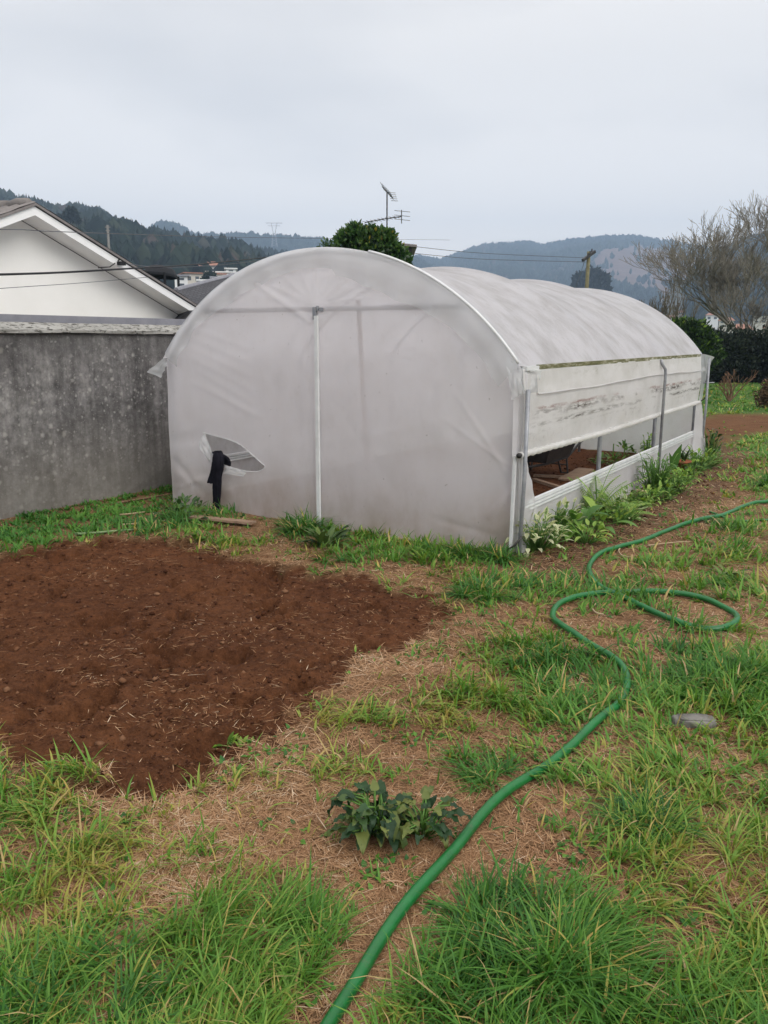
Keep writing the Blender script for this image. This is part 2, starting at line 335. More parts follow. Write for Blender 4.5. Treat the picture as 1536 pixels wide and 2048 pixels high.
M['film_side'] = film('polythene_side', (.89, .88, .86), (.5, .49, .42), .10, .45, (1, 1, 1.4), .3, 'side')
M['film_skirt'] = film('polythene_skirt', (.84, .83, .84), (.5, .48, .42), .12, .5, (1, 1, 1), .3)
M['film_clear'] = film('polythene_loose', (.84, .86, .87), (.62, .62, .58), .5, .5, (1, 1, 1), .15)
def moss_mat():
    m, t, o = mat('mossy_profile'); n = noise(t, 1, 6, .75, sc3=(10, 6, 40))
    pbr(t, o, cramp(t, n, [(.3, (.06, .065, .025)), (.48, (.13, .13, .055)), (.56, (.28, .27, .18)), (.68, (.6, .6, .55))]), .8, n, .6, .006); return m
M['moss'] = moss_mat()
def wall_mat():
    m, t, o = mat('weathered_render')
    a = cramp(t, noise(t, 1.6, 10, .7), [(.34, (.095, .09, .088)), (.5, (.17, .162, .16)), (.66, (.28, .27, .26))])
    st = cramp(t, noise(t, 1, 6, .6, sc3=(9, 9, .45)), [(.35, g3(.62)), (.55, g3(.95)), (.72, g3(1.3))])
    c = mixc(t, 1, a, st, 'MULTIPLY'); c = mixc(t, 1, c, cramp(t, noise(t, 11, 8, .75), [(.35, g3(.62)), (.5, g3(1)), (.68, g3(1.5))]), 'MULTIPLY')
    tcn = N(t, 'ShaderNodeTexCoord'); sp = N(t, 'ShaderNodeSeparateXYZ'); t.links.new(tcn.outputs['Object'], sp.inputs[0])
    for scl, lo, hi, s2 in ((3.5, .05, .14, (.42, .40, .36)), (11, .10, .30, (.38, .37, .345)), (23, .12, .36, (.34, .33, .315)), (50, .1, .3, (.30, .29, .28))):
        v = N(t, 'ShaderNodeTexVoronoi'); v.inputs['Scale'].default_value = scl; v.inputs['Randomness'].default_value = 1
        mm = N(t, 'ShaderNodeMixRGB'); mm.inputs[0].default_value = .03
        nn = N(t, 'ShaderNodeTexNoise'); nn.inputs['Scale'].default_value = 25; t.links.new(tcn.outputs['Object'], nn.inputs[0]); t.links.new(tcn.outputs['Object'], mm.inputs[1]); t.links.new(nn.outputs['Color'], mm.inputs[2])
        t.links.new(mm.outputs[0], v.inputs['Vector'])
        r = N(t, 'ShaderNodeMapRange'); t.links.new(v.outputs['Distance'], r.inputs[0]); r.inputs['From Min'].default_value = lo; r.inputs['From Max'].default_value = hi; r.inputs['To Min'].default_value = 1; r.inputs['To Max'].default_value = 0
        sel = cramp(t, v.outputs['Color'], [(.50, g3(0)), (.68, g3(.75))])
        c = mixc(t, mixc(t, 1, r.outputs[0], sel, 'MULTIPLY'), c, s2)
    f = N(t, 'ShaderNodeMapRange', interpolation_type='SMOOTHSTEP'); t.links.new(sp.outputs[2], f.inputs[0])
    f.inputs['From Min'].default_value = 0; f.inputs['From Max'].default_value = 1.0; f.inputs['To Min'].default_value = .6; f.inputs['To Max'].default_value = 0
    c = mixc(t, f.outputs[0], c, (.19, .172, .145))
    f2 = N(t, 'ShaderNodeMapRange', interpolation_type='SMOOTHSTEP'); t.links.new(sp.outputs[2], f2.inputs[0])
    f2.inputs['From Min'].default_value = 1.2; f2.inputs['From Max'].default_value = 1.65; f2.inputs['To Min'].default_value = 0; f2.inputs['To Max'].default_value = .45
    c = mixc(t, mixc(t, 1, f2.outputs[0], cramp(t, noise(t, 1, 6, .6, sc3=(5, 5, 1)), [(.3, g3(.2)), (.6, g3(1))]), 'MULTIPLY'), c, (.10, .098, .095))
    pbr(t, o, c, .95, noise(t, 40, 8, .7), .4, .006, spec=.15); return m
M['wall'] = wall_mat()
def coping_mat():
    m, t, o = mat('pitted_stone'); n = noise(t, 1, 5, .6, sc3=(34, 16, 34))
    pk = cramp(t, n, [(.40, g3(0)), (.46, g3(1))])
    c = mixc(t, pk, (.10, .095, .085), cramp(t, noise(t, 5, 6, .7), [(.3, (.24, .235, .215)), (.7, (.38, .37, .345))]))
    pbr(t, o, c, .95, pk, .8, .012, spec=.15); return m
M['coping'] = coping_mat()
def tile_mat(name, c1, c2, sx=4.2, sy=5.5):
    m, t, o = mat(name); b = N(t, 'ShaderNodeTexBrick'); tcn = N(t, 'ShaderNodeTexCoord'); t.links.new(tcn.outputs['UV'], b.inputs[0])
    b.inputs['Color1'].default_value = (*c1, 1); b.inputs['Color2'].default_value = (*c2, 1); b.inputs['Mortar'].default_value = (c1[0] * .3, c1[1] * .3, c1[2] * .3, 1)
    b.inputs['Scale'].default_value = 1; b.inputs['Brick Width'].default_value = .34; b.inputs['Row Height'].default_value = .26; b.inputs['Mortar Size'].default_value = .035; b.inputs['Mortar Smooth'].default_value = .4
    pbr(t, o, mixc(t, .3, b.outputs[0], cramp(t, noise(t, 3, 6, .7), [(.3, c1), (.7, c2)])), .8, b.outputs['Fac'], -.6, .02); return m
M['dark_tile'] = tile_mat('dark_roof_tile', (.035, .035, .042), (.07, .07, .08))
M['red_tile'] = simple('clay_roof_tile', (.24, .11, .075), (.38, .20, .14), 2, .85)
M['grey_roof'] = simple('aged_roof_sheet', (.14, .125, .12), (.24, .22, .21), 4, .8, 0, .4, .01)
M['house_white'] = simple('far_house_white', (.72, .72, .71), (.82, .82, .81), .5, .9)
M['house_cream'] = simple('far_house_cream', (.50, .46, .40), (.62, .58, .51), .5, .9)
M['glass'] = simple('dark_window', (.04, .045, .05), (.09, .10, .11), 1, .25, spec=.6)
M['zinc'] = simple('zinc_sheet', (.22, .22, .25), (.30, .30, .33), 5, .55, .2)
M['canopy'] = simple('black_canopy', (.010, .011, .014), (.02, .021, .025), 3, .85)
#BODY
# ------------------------------------------------------------------ ground
def axis(a, b, st, lo, hi, gr=1.13):
    c = list(np.arange(a, b + 1e-6, st)); s = st; x = b
    while x < hi: s *= gr; x += s; c.append(min(x, hi))
    s = st; x = a
    while x > lo: s *= gr; x -= s; c.insert(0, max(x, lo))
    return np.array(c)
gx = axis(-4.4, 4.9, .022, -2900, 2900); gy = axis(.7, 10.2, .022, -2900, 2900)
X, Y = np.meshgrid(gx, gy); b, p, s, i_ = masks(X, Y); Z = gz(X, Y)
lawn = sm(np.hypot(X, Y), 11, 16) * (1 - np.maximum(s, p)) * (1 - i_)
nx, ny = len(gx), len(gy)
idx = np.arange(nx * ny).reshape(ny, nx)
Q = np.stack([idx[:-1, :-1], idx[:-1, 1:], idx[1:, 1:], idx[1:, :-1]], -1).reshape(-1, 4)
V = np.stack([X, Y, Z], -1).reshape(-1, 3)
bc = b.ravel()[Q].mean(1) > .5; pc = (p.ravel()[Q].mean(1) > .38) & ~bc
ic = (i_.ravel()[Q].mean(1) > .5); stc = (s.ravel()[Q].mean(1) > .5)
soilm = np.maximum(np.maximum(b, i_), s * .62)
A = {'soil': soilm.ravel(), 'path': p.ravel(), 'grassy': lawn.ravel()}
def sub(name, sel):
    F = Q[sel]; u, inv = np.unique(F, return_inverse=True)
    return tag(npmesh(name, V[u], inv.reshape(-1, 4), M['ground'], attrs={k: v[u] for k, v in A.items()}, smooth=True), kind='structure')
sub('ground', ~(bc | pc | ic | stc)); sub('soil_bed', bc); sub('dirt_path', pc & ~ic & ~stc); sub('greenhouse_floor', ic); sub('tilled_strip', stc & ~ic & ~bc)

# clods and crumbs lying on the dug soil (nobody could count them)
def icoarr():
    t = (1 + 5 ** .5) / 2; v = np.array([(-1, t, 0), (1, t, 0), (-1, -t, 0), (1, -t, 0), (0, -1, t), (0, 1, t), (0, -1, -t), (0, 1, -t), (t, 0, -1), (t, 0, 1), (-t, 0, -1), (-t, 0, 1)]) / 1.9
    f = np.array([(0, 11, 5), (0, 5, 1), (0, 1, 7), (0, 7, 10), (0, 10, 11), (1, 5, 9), (5, 11, 4), (11, 10, 2), (10, 7, 6), (7, 1, 8), (3, 9, 4), (3, 4, 2), (3, 2, 6), (3, 6, 8), (3, 8, 9), (4, 9, 5), (2, 4, 11), (6, 2, 10), (8, 6, 7), (9, 8, 1)])
    return v, f
IV, IF = icoarr()
def samp(n, dmin, dmax, half=R(33), pw=1.0):     # positions in the wedge in front of the camera, denser near
    d = dmin * (dmax / dmin) ** (rng.random(n) ** pw); a = (rng.random(n) * 2 - 1) * half
    return d * np.sin(a), d * np.cos(a), d
x, y, d = samp(60000, 2.6, 12)
b_, p_, s_, i2 = masks(x, y); k = rng.random(len(x)) < (b_ * .75 + p_ * .6 + s_ + i2 * .9) * (.35 + .9 * vnoise(x, y, .3, 2, 30))
x, y, d = x[k], y[k], d[k]; n = len(x)
sz = .0026 * np.exp(rng.normal(0, .6, n)) * (1 + (d - 3) * .12); sz = np.minimum(sz, .017)
V3 = IV[None] * sz[:, None, None] * (rng.random((n, 12, 3)) * 1.1 + .45) * np.array([1.2, 1.2, .8])
V3 += np.stack([x, y, gz(x, y) + sz * .3], -1)[:, None]
m_, t_, o_ = mat('soil_clod'); pbr(t_, o_, cramp(t_, attr(t_, 'tint'), [(0, (.04, .015, .008)), (.7, (.11, .045, .021)), (1, (.19, .10, .055))]), .95, spec=.1)
tag(npmesh('soil_crumbs', V3.reshape(-1, 3), (IF[None] + (np.arange(n) * 12)[:, None, None]).reshape(-1, 3), m_, attrs={'tint': np.repeat(rng.random(n), 12)}), 'loose brown crumbs and clods on the dug soil', 'soil', kind='stuff')

# ------------------------------------------------------------------ blades
def blades(base, dirv, length, width, droop, tint, rows=4, flatz=None, side=None):
    n = len(base); S = np.linspace(0, 1, rows); h = dirv[:, :2]; hn = np.linalg.norm(h, axis=1, keepdims=True) + 1e-6; hh = h / hn
    if side is None: side = np.stack([-hh[:, 1], hh[:, 0], np.zeros(n)], -1)
    Vv = np.zeros((n, rows, 2, 3)); prof = (1 - S ** 1.6) * (.75 + .5 * np.minimum(S * 3, 1)) + .04
    for j, sv in enumerate(S):
        c = base + dirv * (length * sv)[:, None]
        c[:, :2] += hh * (droop * length * .55 * sv ** 2)[:, None]; c[:, 2] -= droop * length * .62 * sv ** 2.2
        if flatz is not None: c[:, 2] = np.maximum(c[:, 2], flatz + .003)
        for kk, sg in enumerate((-1, 1)): Vv[:, j, kk] = c + side * (sg * .5 * width * prof[j])[:, None]
    f = np.array([(2 * j, 2 * j + 1, 2 * j + 3, 2 * j + 2) for j in range(rows - 1)])
    F = f[None] + (np.arange(n) * rows * 2)[:, None, None]
    return Vv.reshape(-1, 3), F.reshape(-1, 4), np.repeat(tint, rows * 2)
def rdir(n, lean):                                # lean = horizontal amount
    a = rng.random(n) * 2 * np.pi; l = np.abs(rng.normal(0, 1, n)) * lean
    v = np.stack([np.cos(a) * l, np.sin(a) * l, np.ones(n)], -1); return v / np.linalg.norm(v, axis=1, keepdims=True)
def cross_side(dv):                               # random ribbon orientation
    a = rng.random(len(dv)) * 2 * np.pi; r = np.stack([np.cos(a), np.sin(a), np.zeros(len(dv))], -1)
    s = np.cross(dv, r); return s / (np.linalg.norm(s, axis=1, keepdims=True) + 1e-6)

# (pixel where the patch lies, radius in metres across / along, weight); turned into ground positions
BL = [(320, 984, .6, .3, 1.5), (250, 1000, .8, .25, 1.4), (340, 965, .4, .4, 1.4), (60, 1060, 1.0, .35, 1.5), (200, 1030, 1.1, .32, 1.6), (300, 1010, .7, .25, 1.5), (10, 1090, .5, .25, 1.1), (-120, 1080, 1.2, .5, 1.3),
      (600, 1050, .25, .14, 1.1), (700, 1070, .3, .16, 1.1), (800, 1095, .35, .15, 1.2), (900, 1105, .4, .16, 1.3), (980, 1110, .25, .2, 1.3), (760, 1120, .3, .1, .7),
      (1060, 1170, .4, .25, 1.3), (980, 1165, .3, .2, 1.0), (650, 1140, .4, .08, .5), (480, 1085, .3, .1, .5),
      (1200, 1190, .55, .08, 1.2), (1350, 1195, .4, .1, 1.0), (1290, 1110, .45, .12, .7), (1380, 1130, .5, .14, .9), (1500, 1110, .4, .2, 1.0), (1460, 1170, .35, .15, 1.0),
      (1480, 1060, .4, .12, .7), (1536, 960, .7, .6, 1.1), (1470, 900, .9, .6, .9), (1560, 890, 1.2, .9, 1.2), (1400, 1050, .3, .08, .5),
      (1050, 1290, .35, .18, .8), (1130, 1330, .4, .2, .95), (1200, 1350, .3, .2, .8), (1000, 1400, .4, .15, .65), (850, 1420, .4, .12, .55), (720, 1440, .35, .12, .6), (640, 1440, .3, .1, .6),
      (1460, 1340, .45, .3, 1.5), (1536, 1400, .4, .4, 1.2), (1400, 1260, .3, .12, .9), (1350, 1380, .3, .15, .9), (1290, 1440, .3, .2, .9), (1180, 1430, .25, .15, .9),
      (1230, 1570, .3, .15, .8), (1400, 1560, .4, .25, .9), (1536, 1560, .3, .3, 1.0), (1000, 1530, .22, .12, .9), (1130, 1600, .2, .12, .8), (1300, 1650, .3, .15, .9),
      (60, 1600, .4, .2, 1.0), (180, 1680, .35, .15, .8), (40, 1720, .3, .18, .9), (560, 1550, .3, .12, .6), (420, 1560, .2, .1, .5), (400, 1700, .2, .15, .75), (560, 1620, .25, .1, .6), (330, 1650, .25, .1, .6),
      (640, 1990, .12, .12, 1.0), (250, 1830, .4, .2, 1.2), (420, 1860, .35, .18, 1.2), (100, 1930, .4, .25, 1.3), (520, 1900, .25, .2, 1.1), (620, 1960, .25, .2, 1.2), (350, 2000, .5, .2, 1.3), (700, 2040, .3, .2, 1.1), (0, 2048, .5, .3, 1.3),
      (800, 1900, .15, .12, .8), (1050, 1880, .3, .2, 1.4), (1250, 1920, .25, .2, 1.2), (900, 1980, .25, .2, 1.1), (1100, 2040, .35, .2, 1.1), (1450, 1880, .3, .25, 1.2), (1500, 1700, .25, .2, .95), (1400, 1760, .25, .15, .7), (1536, 2000, .35, .3, 1.2), (1300, 2030, .3, .12, .8), (1380, 1680, .2, .15, .8)]
BLW = [(gp(a, b_)[:2], rx, ry, w) for a, b_, rx, ry, w in BL]
BARE = [(gp(a, b_)[:2], rx, ry, w) for a, b_, rx, ry, w in [(620, 1490, .6, .12, .9), (400, 1620, .3, .1, .6), (700, 1620, .55, .17, 1.0), (900, 1560, .15, .1, .8), (620, 1700, .5, .2, .9), (800, 1780, .25, .15, 1.0), (950, 1700, .3, .13, 1.2), (1090, 1700, .18, .1, .9), (240, 1780, .2, .07, .6), (1190, 1245, .35, .12, 1.1), (1320, 1320, .2, .08, .8), (1350, 1450, .25, .07, .7), (1350, 1280, .4, .08, .8), (1300, 1240, .3, .1, .9), (850, 1270, .5, .15, .7), (900, 1340, .4, .1, .4), (600, 1080, .6, .1, .5), (850, 1150, .5, .08, .6), (1380, 1860, .15, .1, .6), (1000, 1480, .2, .08, .6), (480, 1850, .10, .07, .9), (70, 1850, .12, .06, .8), (330, 1940, .09, .05, .8), (1260, 1985, .10, .05, .9), (1350, 1900, .12, .06, .9), (1500, 1810, .12, .06, .8), (200, 2020, .08, .04, .8), (1180, 1790, .1, .06, .8), (1420, 1640, .12, .06, .8), (20, 1660, .15, .06, .8)]]
HOSE = [(610, 2140), (650, 2052), (700, 1965), (765, 1862), (830, 1777), (905, 1690), (960, 1625), (1020, 1572), (1085, 1530), (1150, 1483), (1205, 1432), (1240, 1398), (1255, 1362), (1243, 1328), (1205, 1298), (1155, 1268), (1113, 1240), (1106, 1222), (1118, 1204), (1160, 1190), (1230, 1178), (1320, 1178), (1400, 1190), (1445, 1205), (1473, 1226), (1466, 1245), (1425, 1252), (1365, 1243), (1300, 1216), (1255, 1192), (1200, 1168), (1181, 1145), (1180, 1124), (1200, 1106), (1240, 1092), (1300, 1073), (1360, 1050), (1410, 1036), (1450, 1026), (1490, 1008), (1530, 1001), (1600, 996), (1700, 990)]
HS = np.array(spline([gp(a, b_, .02) for a, b_ in HOSE], 4))[:, :2]
COVER = [(gp(a, b_)[:2], r_) for a, b_, r_ in [(1245, 1400, .16), (1445, 1030, .22), (1150, 1190, .22), (1290, 1180, .4), (1220, 1180, .18), (1360, 1180, .25)]]
def hose_gap(x, y, g_=.03):                 # blades may not stand in the hose; a few spots are overgrown
    m_ = np.full(x.shape, 9.0)
    for a, b_ in zip(HS[:-1], HS[1:]):
        ab = b_ - a; t = np.clip(((x - a[0]) * ab[0] + (y - a[1]) * ab[1]) / (ab @ ab + 1e-9), 0, 1); m_ = np.minimum(m_, np.hypot(x - a[0] - ab[0] * t, y - a[1] - ab[1] * t))
    ok = m_ > g_ + .05 * (np.hypot(x, y) < 2.15) + .02 * (np.hypot(x, y) < 3)
    for c, r_ in COVER: ok |= (np.hypot(x - c[0], y - c[1]) < r_) & (m_ > .012)
    return ok
def gdens(x, y):
    D = np.zeros_like(x)
    for c, rx, ry, w in BLW: D = np.maximum(D, w * np.exp(-(((x - c[0]) / rx) ** 2 + ((y - c[1]) / ry) ** 2) * .9))
    far_ = sm(np.hypot(x, y), 9.5, 12) * 1.0 * (x > 0); D = np.maximum(D, far_)
    base = .16 + sm(vnoise(x, y, .40, 4, 20), .43, .62) * .75
    D = D * (.3 + 1.15 * sm(vnoise(x, y, .16, 2, 21), .32, .6)) + base * .62
    B = np.zeros_like(x)
    for c, rx, ry, w in BARE: B = np.maximum(B, w * np.exp(-(((x - c[0]) / rx) ** 2 + ((y - c[1]) / ry) ** 2)))
    D = D * np.clip(1 - B, 0.05, 1) * .93
    b_, p_, s_, i2 = masks(x, y)
    wl = sm(GWALL(x, y), -.02, .05)
    return np.clip(D, 0, .95) * (1 - b_) * (1 - .75 * p_) * (1 - s_ * .95) * (1 - sm(sdist(x, y, INNER), -.07, -.01)) * wl
def GWALL(x, y): return (x - ORI[0]) * Wd[0] + (y - ORI[1]) * Wd[1] + .74          # distance in front of the garden wall
xc, yc, dc_ = samp(60000, 1.15, 42, pw=.70)
Dc = gdens(xc, yc); k = rng.random(len(xc)) < Dc * np.where(dc_ > 3.2, .66, .52) * np.where(GWALL(xc, yc) < 1.2, 1.5, 1); xc, yc, dc_, Dc = xc[k], yc[k], dc_[k], Dc[k]; nb = rng.poisson(np.clip(3 + 7 * Dc * (.4 + rng.random(len(xc))), 2, 15)); sc_ = np.clip(dc_ / 3.2, .8, 5)
ci = np.repeat(np.arange(len(xc)), nb); rad = (.006 + .022 * rng.random(len(xc)) ** 1.5)[ci] * sc_[ci]; aa = rng.random(len(ci)) * 6.283; qq = np.sqrt(rng.random(len(ci)))
x = xc[ci] + np.cos(aa) * qq * rad; y = yc[ci] + np.sin(aa) * qq * rad
hgt_c = (.55 + .75 * rng.random(len(xc)))[ci]; tint_c = rng.normal(0, .10, len(xc))[ci]; out_l = (.25 + .6 * rng.random(len(xc)))[ci]; D = Dc[ci]; outx = np.stack([np.cos(aa) * qq * out_l, np.sin(aa) * qq * out_l, np.zeros(len(aa))], -1)
x2, y2, d2 = samp(90000, 1.15, 42, pw=.72); D2 = gdens(x2, y2); k = rng.random(len(x2)) < D2 * .36 + .012 * (masks(x2, y2)[0] < .5); x2, y2, D2 = x2[k], y2[k], D2[k]; m2_ = len(x2)
x = np.concatenate([x, x2]); y = np.concatenate([y, y2]); D = np.concatenate([D, D2]); hgt_c = np.concatenate([hgt_c, .5 + .8 * rng.random(m2_)]); tint_c = np.concatenate([tint_c, np.zeros(m2_)]); outx = np.concatenate([outx, np.zeros((m2_, 3))]); d = np.hypot(x, y)
k = (GWALL(x, y) > .01) & (sdist(x, y, INNER) < -.03); x, y, D, hgt_c, tint_c, outx, d = x[k], y[k], D[k], hgt_c[k], tint_c[k], outx[k], d[k]; n = len(x)
nearf = np.clip(d / 2.6, .75, 9)
tallness = .55 + .75 * np.clip(D, 0, 1.3) * (.5 + vnoise(x, y, .3, 2, 25)); tallness *= np.where(GWALL(x, y) < 1.1, .55, 1) * np.where(d > 9.5, .8, 1)
ln = (.045 + .115 * rng.random(n) ** 1.4) * tallness * hgt_c * .88
wdt = (.0040 + .0058 * rng.random(n) ** 1.5) * nearf ** .72
dv = rdir(n, .45); lean0 = np.stack([vnoise(x, y, .5, 1, 26) - .5, vnoise(x, y, .5, 1, 27) - .5, np.zeros(n)], -1); dv = dv + lean0 * .8 + outx; dv /= np.linalg.norm(dv, axis=1, keepdims=True)
tint = np.clip(.15 + .78 * vnoise(x, y, .6, 2, 28) - .10 * (D > .9) + tint_c + rng.normal(0, .09, n), 0, .85); tint = np.where(rng.random(n) < .09, .85 + .15 * rng.random(n), tint)
tint = np.where(GWALL(x, y) < 1.2, tint * .6, tint)
kh = hose_gap(x, y); x, y, d, D, ln, wdt, dv, tint = x[kh], y[kh], d[kh], D[kh], ln[kh], wdt[kh], dv[kh], tint[kh]; n = len(x)
z0 = gz(x, y)
Vg, Fg, Tg = blades(np.stack([x, y, z0 - .004], -1), dv, ln, wdt, rng.random(n) * .9 + .1, tint, 4)
tag(npmesh('grass', Vg, Fg, M['grass'], attrs={'tint': Tg}), 'short patchy green grass of the garden', 'grass', kind='stuff')
print('grass', n)
# dry straw lying about
x, y, d = samp(460000, 1.15, 13, pw=.8)
b_, p_, s_, i2 = masks(x, y); Dn = gdens(x, y)
sw = (1 - b_ * (.985 - .06 * (vnoise(x, y, .4, 2, 32) > .6))) * (1 - p_ * .72) * (1 - i2) * (1 - s_ * .9) * (GWALL(x, y) > .03) * np.where(Dn > .85, .45, 1) * np.where(GWALL(x, y) < 1.0, .25, 1) * (.35 + 1.0 * vnoise(x, y, .25, 2, 31))
sd_ = sdist(x, y, INNER); sw *= sd_ < -.04
k = rng.random(len(x)) < sw; x, y, d = x[k], y[k], d[k]; b_ = b_[k]; n = len(x)
a = rng.random(n) * 2 * np.pi; up = np.abs(rng.normal(0, .22, n)) + .03; dv = np.stack([np.cos(a), np.sin(a), up], -1); dv /= np.linalg.norm(dv, axis=1, keepdims=True)
ln = (.02 + .075 * rng.random(n) ** 2) * (1 - .35 * (b_ > .5)); z0 = gz(x, y)
Vg, Fg, Tg = blades(np.stack([x, y, z0 + .001], -1), dv, ln, (.0015 + .0018 * rng.random(n)) * np.clip(d / 2.6, .8, 4) ** .7, rng.random(n) * .9, np.clip(rng.normal(.46, .22, n) + .42 * (vnoise(x, y, .35, 3, 33) - .35), 0, 1), 3, z0)
tag(npmesh('dry_straw', Vg, Fg, M['straw'], attrs={'tint': Tg}), 'dry brown mown straw matted between the grass', 'straw', kind='stuff')
print('straw', n)
# low clover-like ground cover
x, y, d = samp(26000, 1.3, 9); b_, p_, s_, i2 = masks(x, y)
k = (rng.random(len(x)) < sm(vnoise(x, y, .22, 2, 40), .56, .7) * (1 - b_) * .8) & (sdist(x, y, INNER) < -.05) & (GWALL(x, y) > .05); x, y, d = x[k], y[k], d[k]; n = len(x)
dv = rdir(n, 1.6); Vg, Fg, Tg = blades(np.stack([x, y, gz(x, y) + .004], -1), dv, .014 + .016 * rng.random(n), .010 + .010 * rng.random(n), np.full(n, .5), rng.random(n) * .6, 4)
tag(npmesh('clover', Vg, Fg, M['grass'], attrs={'tint': Tg}), 'low clover and small weeds between the grass', 'ground cover', kind='stuff')

# single big tufts
def tuft(px, py, r, n, L0, w0, label, tint0=.25, name='grass_tuft', group='thick grass tufts'):
    c = gp(px, py); root = None
    ks = 14; ca = rng.random(ks) * 6.283; cr = np.sqrt(rng.random(ks)) * r * .75; sx, sy = np.cos(ca) * cr, np.sin(ca) * cr; ssz = .35 + 1.0 * rng.random(ks) ** 1.3; sl = rng.normal(0, .28, (ks, 2)); st_ = rng.normal(0, .10, ks)
    w_ = ssz / ssz.sum(); si = rng.choice(ks, n, p=w_); a = rng.random(n) * 2 * np.pi; q = np.sqrt(rng.random(n)); rr_ = r * .16 * ssz[si]; bx = sx[si] + np.cos(a) * q * rr_; by = sy[si] + np.sin(a) * q * rr_
    lean = q * .75 + np.abs(rng.normal(0, .22, n)); a2 = a + rng.normal(0, .6, n)
    dv = np.stack([np.cos(a2) * lean + sl[si, 0] + bx / r * .5, np.sin(a2) * lean + sl[si, 1] + by / r * .5, np.ones(n)], -1); dv /= np.linalg.norm(dv, axis=1, keepdims=True)
    hs_ = (.6 + .4 * ssz / 1.35)[si]; ts_ = st_[si]
    kh = hose_gap(bx + c[0], by + c[1], .05); bx, by, dv, q, hs_, ts_ = bx[kh], by[kh], dv[kh], q[kh], hs_[kh], ts_[kh]; n = len(bx)
    ti = np.clip(tint0 + .08 + ts_ + rng.normal(0, .10, n), 0, .8); ti = np.where(rng.random(n) < .09, .82 + .18 * rng.random(n), ti)
    z = gz(bx + c[0], by + c[1])
    Vg, Fg, Tg = blades(np.stack([bx, by, z - .005], -1), dv, L0 * (.3 + .75 * rng.random(n)) * hs_, w0 * (.4 + 1.1 * rng.random(n)), .2 + rng.random(n) ** 1.3 * 1.5, ti, 6)
    o = npmesh(name, Vg, Fg, M['grass'], attrs={'tint': Tg}); o.location = (c[0], c[1], 0); tag(o, label, 'grass tuft', group)
tuft(1060, 1925, .24, 1500, .23, .0062, 'large lush grass tuft in the foreground right of the thick hose')
tuft(1480, 1360, .34, 1500, .24, .0075, 'tall dense green tuft near the right edge below the small hose loop')
tuft(955, 1190, .20, 800, .22, .008, 'dark green tuft of long bending blades beside the tip of the soil bed', .12)
tuft(1000, 1560, .15, 500, .19, .005, 'medium tuft drooping against the hose above the dark broad-leaved weed', .18)
tuft(1290, 1640, .15, 450, .20, .005, 'bluish green tuft on the straw to the right of the thick hose', .1)
tuft(600, 1062, .16, 340, .34, .010, 'wispy tuft growing at the front sheet left of the white batten', .2)
tuft(900, 1110, .22, 500, .22, .010, 'grass tuft under the middle of the front sheet right half', .2)
tuft(990, 1115, .18, 420, .24, .010, 'grass tuft at the front right corner post', .15)
tuft(1460, 1055, .16, 420, .15, .007, 'small dark tuft growing over the hose crossing by the dirt path', .1)
tuft(130, 1990, .26, 700, .20, .006, 'thick green tuft at the bottom left of the lawn', .22)
tuft(1545, 970, .25, 500, .28, .012, 'tuft at the right edge beyond the dirt path', .2)

# ------------------------------------------------------------------ leaves for the real plants
def leafpatch(mb, base, yaw, pitch, L, Wl, bend=.6, fold=.25, t=.5, n=6, wav=0, shape='lance', cream=None):
    rows = []; d = Vector((math.cos(yaw) * math.cos(pitch), math.sin(yaw) * math.cos(pitch), math.sin(pitch))); p = Vector(base); sd_ = Vector((-math.sin(yaw), math.cos(yaw), 0))
    for i in range(n + 1):
        s = i / n; w = {'lance': math.sin(math.pi * min(1, s * .92 + .08) ** .8), 'ovate': math.sin(math.pi * (s * .97 + .03) ** .62), 'arrow': max(.0, (1 - s) ** .8 * (1.0 if s > .02 else .6))}[shape] * Wl / 2
        up = sd_.cross(d) * -1; up = d.cross(sd_)
        wv = math.sin(i * 2.1 + yaw * 5) * wav * L
        rows.append([p - sd_ * w + up * (fold * w + wv), p.copy(), p + sd_ * w + up * (fold * w - wv)])
        pitch -= bend / n; d = Vector((math.cos(yaw) * math.cos(pitch), math.sin(yaw) * math.cos(pitch), math.sin(pitch))); p = p + d * (L / n)
    b0 = len(mb.v); mb.grid(rows, t)
    if cream is not None:
        for i in range(n + 1): mb.t[b0 + 3 * i] = cream; mb.t[b0 + 3 * i + 2] = cream
def weed(px, py, name, label, cat, matl, nl, L, Wl, shape='lance', spread=.06, pit=(.5, 1.2), stem=.04, bend=.7, fold=.25, wav=0, cream=None, tr=(0, 1), group=None, zup=0):
    c = gp(px, py); z = float(gz(c[0], c[1])); root = empty(name, (c[0], c[1], z)); tag(root, label, cat, group); ml = MB(); ms = MB()
    for i in range(nl):
        a = random.random() * 6.28; r = spread * random.random() ** .6; b0 = Vector((math.cos(a) * r, math.sin(a) * r, stem * random.random() + zup * random.random())); pi_ = random.uniform(*pit); ya = a + random.gauss(0, .7); k = random.uniform(.55, 1.1)
        tip = b0 + Vector((math.cos(ya) * math.cos(pi_), math.sin(ya) * math.cos(pi_), math.sin(pi_))) * stem
        ms.tube([(b0.x * .3, b0.y * .3, -.01), tuple(b0), tuple(tip)], .003, 4)
        leafpatch(ml, tip, ya, pi_, L * k, Wl * k, bend * random.uniform(.5, 1.5), fold, random.uniform(*tr), 6, wav, shape, cream)
    ml.build('leaves', matl, root, True); ms.build('stem', M['arum'], root, True); return root
weed(752, 1660, 'dock_plant', 'dark green broad-leaved weed with wavy leaves left of the thick hose', 'weed', M['dock'], 85, .078, .055, 'arrow', .088, (-.1, 1.0), .035, 1.3, .25, .09, tr=(0, .9), zup=.09)
